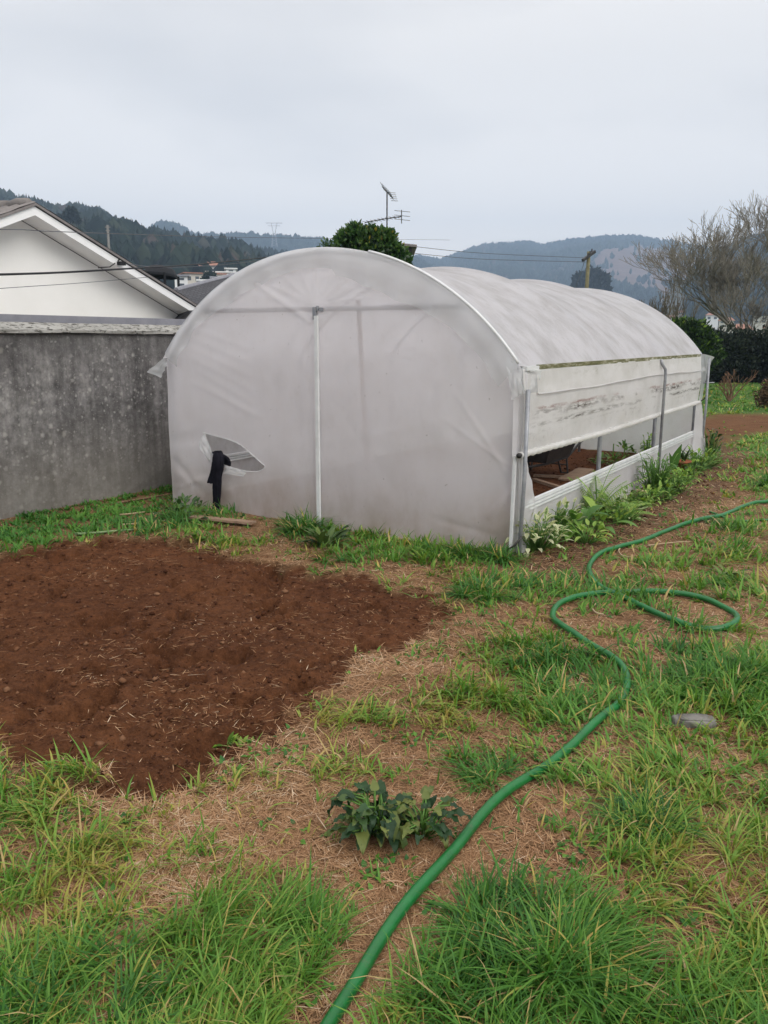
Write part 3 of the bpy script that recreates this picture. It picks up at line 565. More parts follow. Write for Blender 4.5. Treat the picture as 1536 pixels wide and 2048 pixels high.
weed(842, 1664, 'dock_plant', 'smaller right-hand half of the dark broad-leaved weed clump, nearest the hose', 'weed', M['dock'], 50, .07, .05, 'arrow', .075, (-.1, 1.0), .035, 1.3, .25, .09, tr=(0, .9), zup=.06)
weed(655, 1092, 'leafy_weed', 'dark leafy rosette at the foot of the white batten', 'weed', M['dark_leaf'], 40, .20, .05, 'lance', .08, (.4, 1.3), .03, .9, .3, .02, tr=(.4, 1))
weed(400, 1080, 'leafy_weed', 'light green weed between soil bed and the wooden board', 'weed', M['ivy'], 30, .06, .03, 'ovate', .06, (.3, 1.2), .04, .5, tr=(.3, 1))
weed(455, 1452, 'leafy_weed', 'bright green seedling on the near edge of the soil bed', 'weed', M['ivy'], 22, .045, .025, 'ovate', .04, (.2, 1.2), .02, .6, tr=(.4, 1))
weed(490, 1455, 'leafy_weed', 'yellow green seedling just right of the other one on the bed edge', 'weed', M['ivy'], 26, .045, .02, 'lance', .04, (.2, 1.2), .02, .6, tr=(.7, 1))
weed(370, 1040, 'leafy_weed', 'dark nettle-like weed at the left corner of the greenhouse', 'weed', M['dark_leaf'], 60, .09, .045, 'ovate', .16, (.2, 1.2), .10, .8, tr=(.3, .9))
weed(1450, 1150, 'leafy_weed', 'pale green thistle inside the curve of the hose near the right edge', 'weed', M['dock'], 18, .16, .03, 'lance', .05, (.2, .6), .02, .5, tr=(.6, 1))
weed(1070, 1100, 'variegated_shrub', 'low cream and green variegated shrub at the front corner post', 'shrub', M['cream'], 150, .085, .045, 'ovate', .19, (-.2, 1.2), .05, .6, tr=(.1, .75), cream=.9, zup=.17)
weed(1110, 1070, 'variegated_shrub', 'second cream variegated clump just behind the corner one', 'shrub', M['cream'], 110, .08, .04, 'ovate', .16, (-.2, 1.3), .06, .7, tr=(0, .6), cream=.8, zup=.2)
weed(1150, 1075, 'arum_plant', 'broad arum leaves spreading over the path side of the skirt', 'plant', M['arum'], 22, .22, .095, 'lance', .10, (.1, 1.1), .10, 1.0, .3, tr=(0, .8))
weed(1195, 1060, 'arum_plant', 'broad-leaved plant with one yellow green leaf below the tall fern', 'plant', M['arum'], 20, .20, .085, 'lance', .10, (.1, 1.2), .10, 1.2, .3, tr=(.3, 1))
weed(1255, 1045, 'variegated_shrub', 'small pale variegated plant on bare earth right of the fern', 'shrub', M['cream'], 34, .06, .035, 'ovate', .08, (0, 1.2), .10, .8, tr=(.2, .5), cream=.6)
weed(1280, 1018, 'leafy_weed', 'bright green rounded seedling clump by the stone at the skirt', 'weed', M['ivy'], 34, .06, .05, 'ovate', .09, (.1, 1.0), .07, .8, tr=(.6, 1))
weed(1345, 948, 'arum_plant', 'single tall upright broad leaf beside the middle guide pole', 'plant', M['arum'], 2, .42, .15, 'lance', .02, (1.3, 1.5), .03, .25, .25, tr=(.1, .3))
weed(1310, 985, 'bushy_herb', 'feathery bushy herb against the skirt at the middle pole', 'herb', M['arum'], 210, .07, .022, 'lance', .17, (-.2, 1.3), .05, .6, tr=(0, .9), zup=.34)
weed(1345, 985, 'bushy_herb', 'lower green herb in front of the feathery one', 'herb', M['fern'], 120, .06, .022, 'lance', .18, (-.2, 1.3), .05, .6, tr=(0, .6), zup=.16)
weed(1290, 950, 'bushy_herb', 'tall narrow leafy stem rising before the skirt left of the middle pole', 'herb', M['fern'], 90, .06, .03, 'lance', .06, (-.2, 1.3), .04, .6, tr=(.2, .9), zup=.45)
weed(1400, 935, 'bushy_herb', 'low herb between the flower pot and the rear flap', 'herb', M['arum'], 160, .08, .03, 'lance', .25, (0, 1.3), .05, .6, tr=(.3, 1), zup=.14)
weed(1420, 915, 'seedling_tree', 'dark leafy sapling standing past the rear corner', 'sapling', M['dark_leaf'], 90, .09, .035, 'lance', .12, (.2, 1.4), .05, .6, tr=(0, .6), zup=.34)
for k_, (a, b_, lb, m_, n_, L_) in enumerate([(1130, 1062, 'pale green broad weed squeezed between cream shrub and arum leaves', 'ivy', 40, .10), (1215, 1035, 'yellow green weed under the tall fern', 'arum', 50, .10), (1238, 1050, 'low trailing weed between fern and path', 'fern', 46, .08), (1262, 1008, 'small weed beside the beige stone', 'ivy', 36, .08), (1300, 1003, 'low weed right of the beige stone', 'fern', 60, .08), (1330, 1000, 'yellow green weed at the path edge below the feathery herb', 'ivy', 44, .07), (1365, 965, 'bright weed in front of the flower pot', 'fern', 70, .09), (1385, 950, 'weed between flower pot and rear flap, lowest one', 'ivy', 60, .09), (1172, 1088, 'grassy weed in front of the broad arum leaves', 'fern', 50, .10)]):
    weed(a, b_, 'leafy_weed', lb, 'weed', M[m_], n_, L_, L_ * .38, 'lance', .13, (-.1, 1.3), .04, .8, tr=(.2, 1), zup=.10)
def fern(px, py, label, nf, L, yaw0=None, hgt=(1.0, 1.4)):
    c = gp(px, py); root = empty('fern', (c[0], c[1], float(gz(c[0], c[1])))); tag(root, label, 'fern', 'ferns along the greenhouse skirt')
    for k in range(nf):
        mb = MB(); ya = (yaw0 if yaw0 is not None else k * 6.28 / nf) + random.gauss(0, .35); pi_ = random.uniform(*hgt); p = Vector((0, 0, 0)); Lk = L * random.uniform(.7, 1.1); pts = []
        for i in range(26):
            d = Vector((math.cos(ya) * math.cos(pi_), math.sin(ya) * math.cos(pi_), math.sin(pi_))); pts.append(p.copy()); p = p + d * Lk / 26; pi_ -= random.uniform(.02, .055)
            if i > 5:
                w = (1.05 - i / 26) * L * .30 + .01
                for s in (-1, 1): leafpatch(mb, pts[-1], ya + s * 1.15, .15, w, .013, .6, .1, random.uniform(.2, 1), 4)
        mb.tube(pts, .003, 4, .2); mb.build('frond', M['fern'], root)
fern(1192, 1040, 'tall feathery light green fern before the skirt', 11, .62, None, (1.1, 1.5))
fern(1235, 1030, 'lower spreading fern right of the tall one', 12, .45, None, (.5, 1.2))

# ------------------------------------------------------------------ hoses
def hose(name, pts, r, label, cat, matl):
    W3 = [gp(a, b_, .03) for a, b_ in pts]; S = spline(W3, 10)
    S = [(p_[0], p_[1], max(float(gz(p_[0], p_[1])), -.01) + r + .004 + .006 * math.sin(i * .21)) for i, p_ in enumerate(S)]
    mb = MB(); mb.tube(S, r, 14); o = mb.build(name, matl, None, True); tag(o, label, cat)
hose('garden_hose', HOSE, .0178, 'thick bright green hose snaking through the grass', 'hose', M['hose'])
hose('thin_hose', [(1420, 1021), (1440, 1029), (1470, 1036), (1510, 1037), (1560, 1036), (1650, 1030)], .009, 'thin green hose lying by the dirt path at the right edge', 'hose', M['hose'])

# ------------------------------------------------------------------ greenhouse
gh = empty('greenhouse', (ORI[0], ORI[1], 0), -TH)
tag(gh, 'arched polytunnel greenhouse of milky plastic over steel hoops with a torn front', 'greenhouse')
RA = ((GW / 2) ** 2 + (GT - GE) ** 2) / (2 * (GT - GE)); AM = math.asin(GW / 2 / RA)
def arc(s, rr=0.0):                                # s -1..1 -> (u, z)
    a = s * AM; return GW / 2 + (RA + rr) * math.sin(a), GT - RA + (RA + rr) * math.cos(a)
def arcz(u): return GT - RA + math.sqrt(max(RA ** 2 - (u - GW / 2) ** 2, 0))
HV = [0.02, 2.03, 4.05, GL - .02]
for v in HV:
    for u in (.03, GW - .03):
        mb = MB(); mb.tube([(u, v + .02, -.1), (u, v + .02, GE)], .022, 10); mb.build('post', M['galv'], gh, True)
    mb = MB(); mb.tube([(arc(s, -.025)[0], v + .02, arc(s, -.025)[1]) for s in np.linspace(-1, 1, 33)], .02, 8); mb.build('hoop', M['galv'], gh, True)
for v, z in ((.035, 1.837), (GL - .05, 1.82)):
    mb = MB(); h = math.sqrt(RA ** 2 - (z - GT + RA) ** 2) - .04; mb.tube([(GW / 2 - h, v, z), (GW / 2 + h, v, z)], .02, 8); mb.build('crossbar', M['galv'], gh, True)
q = onfront(645, 640, -.03); q2 = onfront(644, 1062, -.03)
mb = MB(); mb.box((1.823, -.036, .90), (.032, .022, 1.76)); mb.box((1.806, -.026, .93), (.010, .012, 1.80), t=.2); mb.build('batten', M['alu'], gh)
mb = MB(); mb.box((1.80, -.02, 1.80), (.03, .03, .10)); mb.box((1.86, -.01, 1.83), (.03, .03, .03)); mb.tube([(1.823, -.015, 1.82), (1.823, -.015, 1.86)], .012); mb.build('clamp', M['galv'], gh)
mb = MB(); pa, pb, pc = onfront(717, 600, .06), onfront(730, 830, .22), onfront(742, 1010, .38); mb.tube([pa, pb, pc, pc + (pc - pb) * .4], .022, 8); mb.build('prop_pole', M['brownstem'], gh, True)
mb = MB(); mb.tube([(2.1, 5.9, -.02), (2.1, 5.9, 1.8)], .02, 8); mb.build('rear_upright', M['galv'], gh, True)
# front sheet with the tear
HOLE = [onfront(a, b_)[[0, 2]] for a, b_ in [(408, 865), (440, 874), (468, 882), (490, 895), (510, 913), (531, 932), (524, 940), (512, 943), (490, 941), (448, 929), (424, 906)]]
nu, nz = 200, 130; us = np.linspace(0, GW, nu); U = np.repeat(us[:, None], nz, 1); T = np.repeat(np.linspace(0, 1, nz)[None], nu, 0)
TOP = np.array([arcz(a) for a in us]); Zf = T * (TOP[:, None] - .01) - .03 * (1 - T)
d = sdist(U, Zf, HOLE); keep = d < 0.002
cut = (np.abs(d) < .016)
P = np.array(HOLE)
def snap(a, b_):
    best = None
    for i in range(len(P)):
        A0 = P[i]; B0 = P[(i + 1) % len(P)]; ab = B0 - A0; t = np.clip(((a - A0[0]) * ab[0] + (b_ - A0[1]) * ab[1]) / (ab @ ab), 0, 1); c = A0 + ab * t; dd = (c[0] - a) ** 2 + (c[1] - b_) ** 2
        if best is None or dd < best[0]: best = (dd, c)
    return best[1]
dd = d.copy(); Un, Zn = U.copy(), Zf.copy()
for i, j in zip(*np.where(cut & (d > -.012))): c = snap(U[i, j], Zf[i, j]); Un[i, j], Zn[i, j] = c
wr = np.zeros_like(U)
def crease(u0, z0, u1, z1, amp, w):                # a stretched fold of the sheet
    global wr
    a = np.array([u0, z0]); ab = np.array([u1, z1]) - a; L2 = ab @ ab; t = ((U - a[0]) * ab[0] + (Zf - a[1]) * ab[1]) / L2; tc_ = np.clip(t, 0, 1)
    dist = ((U - a[0]) * ab[1] - (Zf - a[1]) * ab[0]) / math.sqrt(L2); over = np.hypot(U - a[0] - ab[0] * tc_, Zf - a[1] - ab[1] * tc_)
    wr = wr + amp * np.exp(-(dist / w) ** 2) * np.sin(np.pi * np.clip(t, 0, 1)) ** .5 * (over < w * 4)
for a in range(9):
    ang = -1.3 + a * .33; crease(1.80, 1.86, 1.80 + math.sin(ang) * .75, 1.86 + math.cos(ang) * .42, -.006 * random.uniform(.4, 1.2), .016)
crease(1.78, 1.72, 1.05, 2.12, -.016, .025)
for k in range(6): crease(.25 + k * .03, 1.72 - k * .1, 1.1, 1.5 - k * .12, -.0035, .03)
crease(.02, .30, .8, .2, -.02, .05); crease(.02, .45, .45, .12, .02, .04); crease(.02, .15, .6, .33, -.012, .03); crease(.0, .6, .5, .7, .012, .06)
crease(3.4, .25, 3.62, .5, -.02, .03); crease(3.1, 1.2, 3.6, .55, -.006, .02); crease(3.0, 1.0, 3.6, .65, -.005, .018); crease(2.9, .2, 3.5, .12, .01, .03); crease(1.9, 1.2, 2.6, .35, .004, .05); crease(.3, 1.2, 1.2, .9, -.005, .025); crease(.62, .6, .5, .45, -.02, .04); crease(.7, .48, 1.05, .46, -.03, .05)
Vy = wr - .006 + (vnoise(U, Zf, .5, 3, 50) - .5) * .03 + .01 * np.sin(U * 2 + Zf)
Vf = np.stack([Un, Vy, Zn], -1).reshape(-1, 3); ii = np.arange(nu * nz).reshape(nu, nz)
Qf = np.stack([ii[:-1, :-1], ii[1:, :-1], ii[1:, 1:], ii[:-1, 1:]], -1).reshape(-1, 4)
dc = sdist(Vf[Qf][:, :, 0].mean(1), Vf[Qf][:, :, 2].mean(1), HOLE); Qf = Qf[dc < 0]
npmesh('front_sheet', Vf, Qf, M['film_front'], gh, smooth=True)
mb = MB(); L3 = spline([(p_[0], -.012, p_[1]) for p_ in HOLE[:-1]] + [(HOLE[-1][0], -.012, HOLE[-1][1])], 6)
mb.tube([(a[0] + random.uniform(-.002, .002), a[1], a[2] + random.uniform(-.002, .002)) for a in L3[:]] + [tuple((HOLE[0][0], -.012, HOLE[0][1]))], [.0018 + .0024 * random.random() for _ in range(len(L3) + 1)], 5)
mb.build('torn_edge', M['alu'], gh)
def fp2(a, b_, v): return tuple(onfront(a, b_, v))
# roof skin
ns, nv = 70, 120; S_, VV = np.meshgrid(np.linspace(-1, 1, ns), np.linspace(-.03, GL + .03, nv), indexing='ij')
ph = np.zeros_like(VV)
for a, b_ in zip(HV[:-1], HV[1:]): ph = np.where((VV >= a) & (VV <= b_), np.sin(np.pi * (VV - a) / (b_ - a)), ph)
dr = -.075 * ph ** .8 * np.cos(S_ * 1.2) + (vnoise(S_ * 2, VV, .35, 3, 60) - .5) * .025 * ph + .0012 * np.sin(VV * 9 + S_ * 9) * ph
rr = RA + .004 + dr; Ur = GW / 2 + rr * np.sin(S_ * AM); Zr = GT - RA + rr * np.cos(S_ * AM)
ii = np.arange(ns * nv).reshape(ns, nv); Qr = np.stack([ii[:-1, :-1], ii[1:, :-1], ii[1:, 1:], ii[:-1, 1:]], -1).reshape(-1, 4)
npmesh('roof_sheet', np.stack([Ur, VV, Zr], -1).reshape(-1, 3), Qr, M['film_roof'], gh, smooth=True)
# white clamping strip over the front hoop (right half shows)
mb = MB(); mb.tube([(arc(s, .008)[0], -.03, arc(s, .008)[1]) for s in np.linspace(.25, .99, 26)], .013, 6); mb.build('hoop_strip', M['alu'], gh, True)
# loose edge of the roof skin hanging over the front
def frill(name, s0, s1, wid, v0, n=90, m=7, seed=0, out_=1):
    r = np.random.default_rng(seed); rows = []
    for s in np.linspace(s0, s1, n):
        u, z = arc(s, .004); nu_ = math.sin(s * AM); nz_ = math.cos(s * AM)
        w = wid(s) * (1 + .22 * (vnoise(s * 6, 0, 1, 2, seed + 3) - .5)); row = []
        for k in range(m):
            t = k / (m - 1); wob = .02 * math.sin(s * 37 + seed) * t + .03 * t * (vnoise(s * 14, t, 1, 2, seed + 9) - .5)
            row.append((u - nu_ * w * t * .85, v0 - out_ * (.018 + .022 * math.sin(math.pi * min(1, t * 1.2)) + wob), z - nz_ * w * t * .9 - w * t * .12))
        rows.append(row)
    mb = MB(); mb.grid(rows); return mb.build(name, M['film_clear'], gh, True)
frill('loose_edge', -.97, 1.0, lambda s: .16 + .05 * (s > .1) + .05 * math.sin(s * 4) ** 2, -.022, seed=4)
# corner flaps
def sheet(name, P4, matl, nn=12, amp=.02, seed=1):
    a, b_, c, d_ = [np.array(q_) for q_ in P4]; rows = []
    nrm = np.cross(b_ - a, d_ - a); nrm = nrm / (np.linalg.norm(nrm) + 1e-9)
    for i in range(nn + 1):
        s = i / nn; rows.append([tuple((a * (1 - s) + b_ * s) * (1 - t) + (d_ * (1 - s) + c * s) * t + nrm * amp * (vnoise(s * 3, t * 3, 1, 2, seed) - .5) * 2) for t in [j / nn for j in range(nn + 1)]])
    mb = MB(); mb.grid(rows); return mb.build(name, matl, gh, True)
sheet('torn_flap', [fp2(407, 866, -.02), fp2(426, 906, -.035), fp2(418, 925, -.05), fp2(398, 890, -.04)], M['film_clear'], seed=31, amp=.022)
sheet('torn_flap', [fp2(449, 931, -.02), fp2(492, 942, -.02), fp2(488, 953, -.045), fp2(446, 948, -.05)], M['film_clear'], seed=32, amp=.02)
sheet('corner_sheet', [(GW - .04, -.018, GE - .05), (GW + .04, .05, GE - .05), (GW + .035, .05, .02), (GW - .03, -.02, .02)], M['film_skirt'], seed=3, amp=.006)
sheet('corner_flap', [(.0, -.03, GE + .01), (-.20, -.05, GE - .13), (-.02, -.06, GE - .18), (.05, -.03, GE - .06)], M['film_clear'], seed=5, amp=.03)
sheet('corner_flap', [(GW - .10, -.05, GE + .07), (GW + .02, -.04, GE - .0), (GW + .035, -.045, GE - .19), (GW - .03, -.06, GE - .24)], M['film_clear'], seed=6, amp=.03)
sheet('corner_flap', [(GW + .0, -.03, GE - .01), (GW + .045, .28, GE - .04), (GW + .05, .26, GE - .19), (GW + .035, -.03, GE - .20)], M['film_clear'], seed=8)
sheet('corner_flap', [(GW - .02, GL - .12, GE + .02), (GW + .13, GL + .22, GE - .04), (GW + .06, GL + .10, GE - .24), (GW + .02, GL - .25, GE - .24)], M['film_clear'], seed=9, amp=.03)
# eave profile with moss
mb = MB(); mb.box((GW + .012, 3.15, GE - .012), (.03, 5.7, .034)); mb.build('eave_rail', M['moss'], gh)
mb = MB(); mb.box((GW + .014, .16, GE - .016), (.034, .24, .03)); mb.box((GW + .030, 2.9, GE - .036), (.008, 5.6, .006)); mb.build('eave_profile', M['alu'], gh)
# side curtain rolled on a tube
BZ = [(0, .765), (2, .745), (4, .76), (GL - .15, .765)]
def bz(v): return float(np.interp(v, [a for a, _ in BZ], [b_ for _, b_ in BZ]))
nv, nz = 140, 26; rows = []
for v in np.linspace(-.0, GL - .12, nv):
    z1, z0 = GE - .02, bz(v); rows.append([(GW + .022 + .02 * math.sin(math.pi * t) + .014 * (float(vnoise(v, t * 1.2, .35, 3, 70)) - .5) * 2, v, z1 * (1 - t) + z0 * t) for t in np.linspace(0, 1, nz)])
mb = MB(); mb.grid(rows); mb.build('side_curtain', M['film_side'], gh, True)
rows = []
for v in np.linspace(.22, GL - .2, nv):              # short outer valance with a bright folded hem
    z0 = GE - .03; hh = .17 + .012 * math.sin(v * 1.3) + .003 * math.sin(v * 5); rows.append([(GW + .034 + .022 * t + .008 * (float(vnoise(v, t, .3, 2, 71)) - .5), v, z0 - hh * t) for t in np.linspace(0, 1, 8)])
mb = MB(); mb.grid(rows); va = mb.build('valance', M['film_side'], gh, True)
mb = MB(); mb.tube([(q_[-1][0] + .001, q_[-1][1], q_[-1][2]) for q_ in rows], .006, 6); mb.build('hem', M['film_skirt'], va, True)
mb = MB(); mb.tube([(GW + .035 + .004 * math.sin(v * 40), v, bz(v) + .004 * math.sin(v * 53)) for v in np.linspace(-.04, GL - .05, 160)], .024, 10, flat=1); mb.build('roll_tube', M['film_side'], gh, True)
mb = MB(); mb.tube([(GW + .035, -.06, bz(0)), (GW + .035, -.035, bz(0))], .02, 10); mb.build('roll_tube_end', M['darkmetal'], gh, True)
mb = MB(); mb.tube([(GW + .035, GL - .05, bz(6)), (GW + .10, GL + .03, bz(6) + .06), (GW + .10, GL + .03, 1.0)], .008, 6); mb.build('crank_rod', M['darkmetal'], gh, True)
for v, lean in ((.0, .0), (3.90, .0), (GL + .02, .0)):
    mb = MB()
    if v < 1: pts = [(GW + .05, v - .02, -.08), (GW + .062, v, .6), (GW + .058, v + .02, 1.24)]
    elif v < 5: pts = [(GW + .09, v, -.08), (GW + .09, v, 1.22), (GW + .088, v - .01, 1.27), (GW + .06, v - .06, 1.33), (GW + .05, v - .07, 1.38)]
    else: pts = [(GW + .09, v, -.08), (GW + .11, v, .7), (GW + .10, v, 1.36)]
    mb.tube(pts, .0165, 8); mb.build('guide_pole', M['galv'], gh, True)
mb = MB(); mb.tube([(GW + .03, GL + .02, 1.02), (GW + .19, GL + .02, 1.03)], .008, 6); mb.build('bolt', M['galv'], gh, True)
# lower rails, skirts
for u, sg in ((GW + .012, 1), (-.012, -1)):
    mb = MB(); mb.box((u, 3.1, .375), (.03, 5.98, .022)); mb.box((u + sg * .006, 3.1, .348), (.03, 5.98, .018)); mb.box((u + sg * .002, 3.1, .32), (.026, 5.98, .02)); mb.build('skirt_rail', M['alu'], gh)
rows = [[(GW + .014 + .02 * (float(vnoise(v, t, .25, 2, 80)) - .3) * t + .015 * t, v, .315 * (1 - t) - .04 * t) for t in np.linspace(0, 1, 10)] for v in np.linspace(.02, GL, 120)]
mb = MB(); mb.grid(rows); mb.build('skirt', M['film_skirt'], gh, True)
rows = [[(-.014 - .01 * t, v, 1.40 * (1 - t) - .04 * t) for t in np.linspace(0, 1, 20)] for v in np.linspace(.02, GL, 60)]
mb = MB(); mb.grid(rows); mb.build('side_sheet', M['film_roof'], gh, True)
sheet('corner_sheet', [(GW + .02, -.01, .76), (GW + .02, .12, .75), (GW + .034, .32, .33), (GW + .03, -.01, .02)], M['film_skirt'], seed=12)
sheet('corner_sheet', [(GW + .034, .33, .33), (GW + .03, -.01, .02), (GW + .05, .0, -.03), (GW + .05, .3, -.03)], M['film_skirt'], seed=13)
sheet('rear_flap', [(GW + .02, GL - .2, .78), (GW + .05, GL + .0, .80), (GW + .14, GL + .08, .02), (GW + .03, GL - .35, .0)], M['film_skirt'], seed=14, amp=.03)
sheet('rear_flap', [(GW + .02, GL - .02, 1.25), (GW + .07, GL + .1, 1.2), (GW + .05, GL - .02, .72), (GW + .02, GL - .08, .78)], M['film_clear'], seed=15, amp=.02)
rows = [[(u, GL + .0, -.03 + (arcz(u) + .02) * t) for t in np.linspace(0, 1, 20)] for u in np.linspace(0, GW, 50)]
mb = MB(); mb.grid(rows); mb.build('rear_sheet', M['film_skirt'], gh, True)
mb = MB(); mb.bar((GW - .015, -.03, -.02), (GW - .005, -.03, .76), .026, .02); mb.build('corner_batten', M['alu'], gh)
mb = MB(); mb.tube([(GW - .06, -.035, .03), (GW + .02, -.05, .08), (GW + .07, -.02, .16)], .008, 6); mb.build('tie_rope', M['darkmetal'], gh, True)

# ------------------------------------------------------------------ cloth hanging in the tear
ct = empty('black_trousers', (0, 0, 0)); tag(ct, 'black trousers hanging out of the tear in the front sheet', 'trousers')
def fl(px, py, v): q_ = onfront(px, py, v); p2 = loc(q_[0], q_[1]); return (p2[0], p2[1], q_[2])
def cloth(name, pts, ws, th, seed, matl=None):
    S = spline([fl(a, b_, v) for a, b_, v in pts], 6); Ws = np.interp(np.linspace(0, 1, len(S)), np.linspace(0, 1, len(ws)), ws); nn = 22; vs = []; fs = []
    for i, (p_, w) in enumerate(zip(S, Ws)):
        for k in range(nn):
            a = 2 * math.pi * k / nn; wob = 1 + .30 * (float(vnoise(math.cos(a) * 2 + 5, i * .35 + math.sin(a) * 2, 1, 2, seed)) - .5)
            o2 = Wd * (math.cos(a) * w * wob) + Gd * (math.sin(a) * th * wob * (1 + .5 * math.sin(k * 2.3))); vs.append((p_[0] + o2[0], p_[1] + o2[1], p_[2]))
    m_ = len(S); fs = [(i * nn + k, i * nn + (k + 1) % nn, (i + 1) * nn + (k + 1) % nn, (i + 1) * nn + k) for i in range(m_ - 1) for k in range(nn)] + [tuple(range(nn)), tuple((m_ - 1) * nn + k for k in range(nn))]
    mb = MB(); mb.add(vs, fs); return mb.build(name, matl or M['cloth'], ct, True)
cloth('waist', [(436, 902, .0), (437, 912, -.04), (436, 930, -.055), (432, 948, -.05), (425, 966, -.05)], [.03, .065, .075, .075, .06], .03, 1)
cloth('fold', [(426, 904, .02), (440, 909, .0), (452, 920, .04), (455, 932, .07)], [.02, .05, .04, .03], .03, 2)
cloth('trouser_leg', [(434, 928, -.06), (434, 960, -.065), (434, 985, -.06), (432, 1010, -.05), (430, 1030, -.045), (428, 1045, -.04)], [.06, .055, .052, .042, .04, .032], .018, 3)
cloth('lining', [(440, 986, -.045), (439, 996, -.045), (437, 1008, -.045)], [.006, .014, .006], .006, 4, M['rust'])

# ------------------------------------------------------------------ wheelbarrow inside the greenhouse
foot = to_loc(gp(1114, 936)); print('barrow', foot)
wb = empty('wheelbarrow', (*loc(foot[0], foot[1] - .42), 0), -TH - R(2)); tag(wb, 'black wheelbarrow inside the greenhouse seen under the rolled side curtain', 'wheelbarrow')
# local: +y = away along the tunnel (handles), -y = wheel
mb = MB(); Lb = [(-.36, -.66, .50), (.36, -.66, .50), (.34, .22, .46), (-.34, .22, .46)]; Bb = [(-.24, -.55, .20), (.24, -.55, .20), (.26, .12, .22), (-.26, .12, .22)]
In = [(a * .96, b_ * .96, c) for a, b_, c in Lb]; Ib = [(a * .95, b_ * .95, c + .01) for a, b_, c in Bb]
mb.add(Lb + Bb + In + Ib, [(0, 4, 5, 1), (1, 5, 6, 2), (2, 6, 7, 3), (3, 7, 4, 0), (7, 6, 5, 4), (8, 9, 13, 12), (9, 10, 14, 13), (10, 11, 15, 14), (11, 8, 12, 15), (12, 13, 14, 15), (0, 1, 9, 8), (1, 2, 10, 9), (2, 3, 11, 10), (3, 0, 8, 11)]); mb.build('tray', M['darkmetal'], wb)
for s in (-1, 1):
    mb = MB(); mb.tube([(s * .06, -.90, .17), (s * .2, -.45, .175), (s * .24, .1, .2), (s * .28, .62, .42), (s * .28, .95, .52)], .015, 8); h = mb.build('handle', M['darkmetal'], wb, True)
    mb = MB(); mb.tube([(s * .28, .84, .488), (s * .28, .98, .53)], .02, 8); mb.build('grip', M['cable'], h, True)
    mb = MB(); mb.tube([(s * .22, .12, .2), (s * .24, .14, .0), (s * .2, .02, .02), (s * .2, -.1, .2)], .012, 6); mb.build('leg', M['darkmetal'], wb, True)
mb = MB(); mb.tube([(-.23, .13, .1), (.23, .13, .1)], .009, 6); mb.build('leg_brace', M['darkmetal'], wb, True)
mb = MB(); mb.tube([(0, -.88 + .16 * math.cos(a), .18 + .16 * math.sin(a)) for a in np.linspace(0, 6.283, 25)], .035, 8, cap=False); wh = mb.build('wheel', M['cable'], wb, True)
mb = MB(); mb.tube([(-.07, -.88, .18), (.07, -.88, .18)], .03, 8); mb.build('hub', M['galv'], wh, True)

def board(name, a, b_, wdt, thk, label, cat, group=None, matl=None, lift=0, tilt=0):
    A0 = gp(*a, .0); B0 = gp(*b_, .0); za = float(gz(A0[0], A0[1])) + thk / 2 + .008 + lift; zb = float(gz(B0[0], B0[1])) + thk / 2 + .008 + tilt
    r = np.random.default_rng(int(a[0])); nn = 9; rows = []
    d = (B0 - A0)[:2]; Ld = np.linalg.norm(d); d /= Ld; sd2 = np.array([-d[1], d[0]]); vs = []; fs = []
    for i in range(nn + 1):
        t = i / nn; c = (A0 * (1 - t) + B0 * t)[:2]; z = za * (1 - t) + zb * t + r.normal(0, .002); w2 = wdt / 2 * (1 + r.normal(0, .06)); h = thk / 2
        vs += [(*(c - sd2 * w2), z - h), (*(c + sd2 * w2), z - h), (*(c + sd2 * w2 * .97), z + h), (*(c - sd2 * w2 * .97), z + h)]
    for i in range(nn):
        for k in range(4): fs.append((i * 4 + k, i * 4 + (k + 1) % 4, (i + 1) * 4 + (k + 1) % 4, (i + 1) * 4 + k))
    fs += [(3, 2, 1, 0), tuple(nn * 4 + k for k in range(4))]
    mb = MB(); mb.add(vs, fs); o = mb.build(name, matl or M['wood'], None); tag(o, label, cat, group); return o
board('wooden_board', (385, 1041), (508, 1054), .09, .018, 'rotting board lying under the hanging trousers at the front sheet', 'board', lift=.02, tilt=.02)
board('wooden_board', (1068, 952), (1140, 957), .07, .025, 'thin grey plank lying on the soil inside the greenhouse', 'board')
board('wooden_board', (1068, 962), (1150, 985), .06, .03, 'nearer plank inside the greenhouse lying slanted toward the side opening', 'board')
board('wooden_board', (1135, 962), (1172, 945), .22, .02, 'wide short plank inside the greenhouse at the inner side post', 'board', tilt=.03)
def stick(name, pts, r, label, matl):
    S = spline([gp(a, b_) for a, b_ in pts], 6); mb = MB(); S = [(q_[0], q_[1], float(gz(q_[0], q_[1])) + r + .01) for q_ in S]; mb.tube(S, [r * (1 - .4 * i / len(S)) for i in range(len(S))], 7); o = mb.build(name, matl, None, True); tag(o, label, 'cane')
m_, t_, o_ = mat('green_cane'); pbr(t_, o_, cramp(t_, noise(t_, 5, 4), [(.3, (.12, .19, .08)), (.7, (.22, .29, .14))]), .6); M['cane'] = m_
M['tan'] = simple('dry_cane', (.30, .21, .12), (.46, .36, .23), 6, .8)
stick('garden_cane', [(150, 1073), (200, 1069), (285, 1061)], .012, 'green cane lying at the far edge of the soil bed', M['cane'])
stick('garden_cane', [(245, 1053), (300, 1047), (375, 1041)], .010, 'tan cane lying on the grass beside the greenhouse corner', M['tan'])
stick('garden_cane', [(240, 1033), (290, 1027)], .008, 'short tan stick in the grass strip by the wall', M['tan'])
stick('garden_cane', [(235, 1009), (290, 1000), (340, 993)], .012, 'dark pipe-like stick lying near the wall foot', M['brownstem'])
stick('garden_cane', [(742, 1100), (790, 1109), (832, 1117)], .009, 'brown stick in the grass before the front sheet', M['brownstem'])
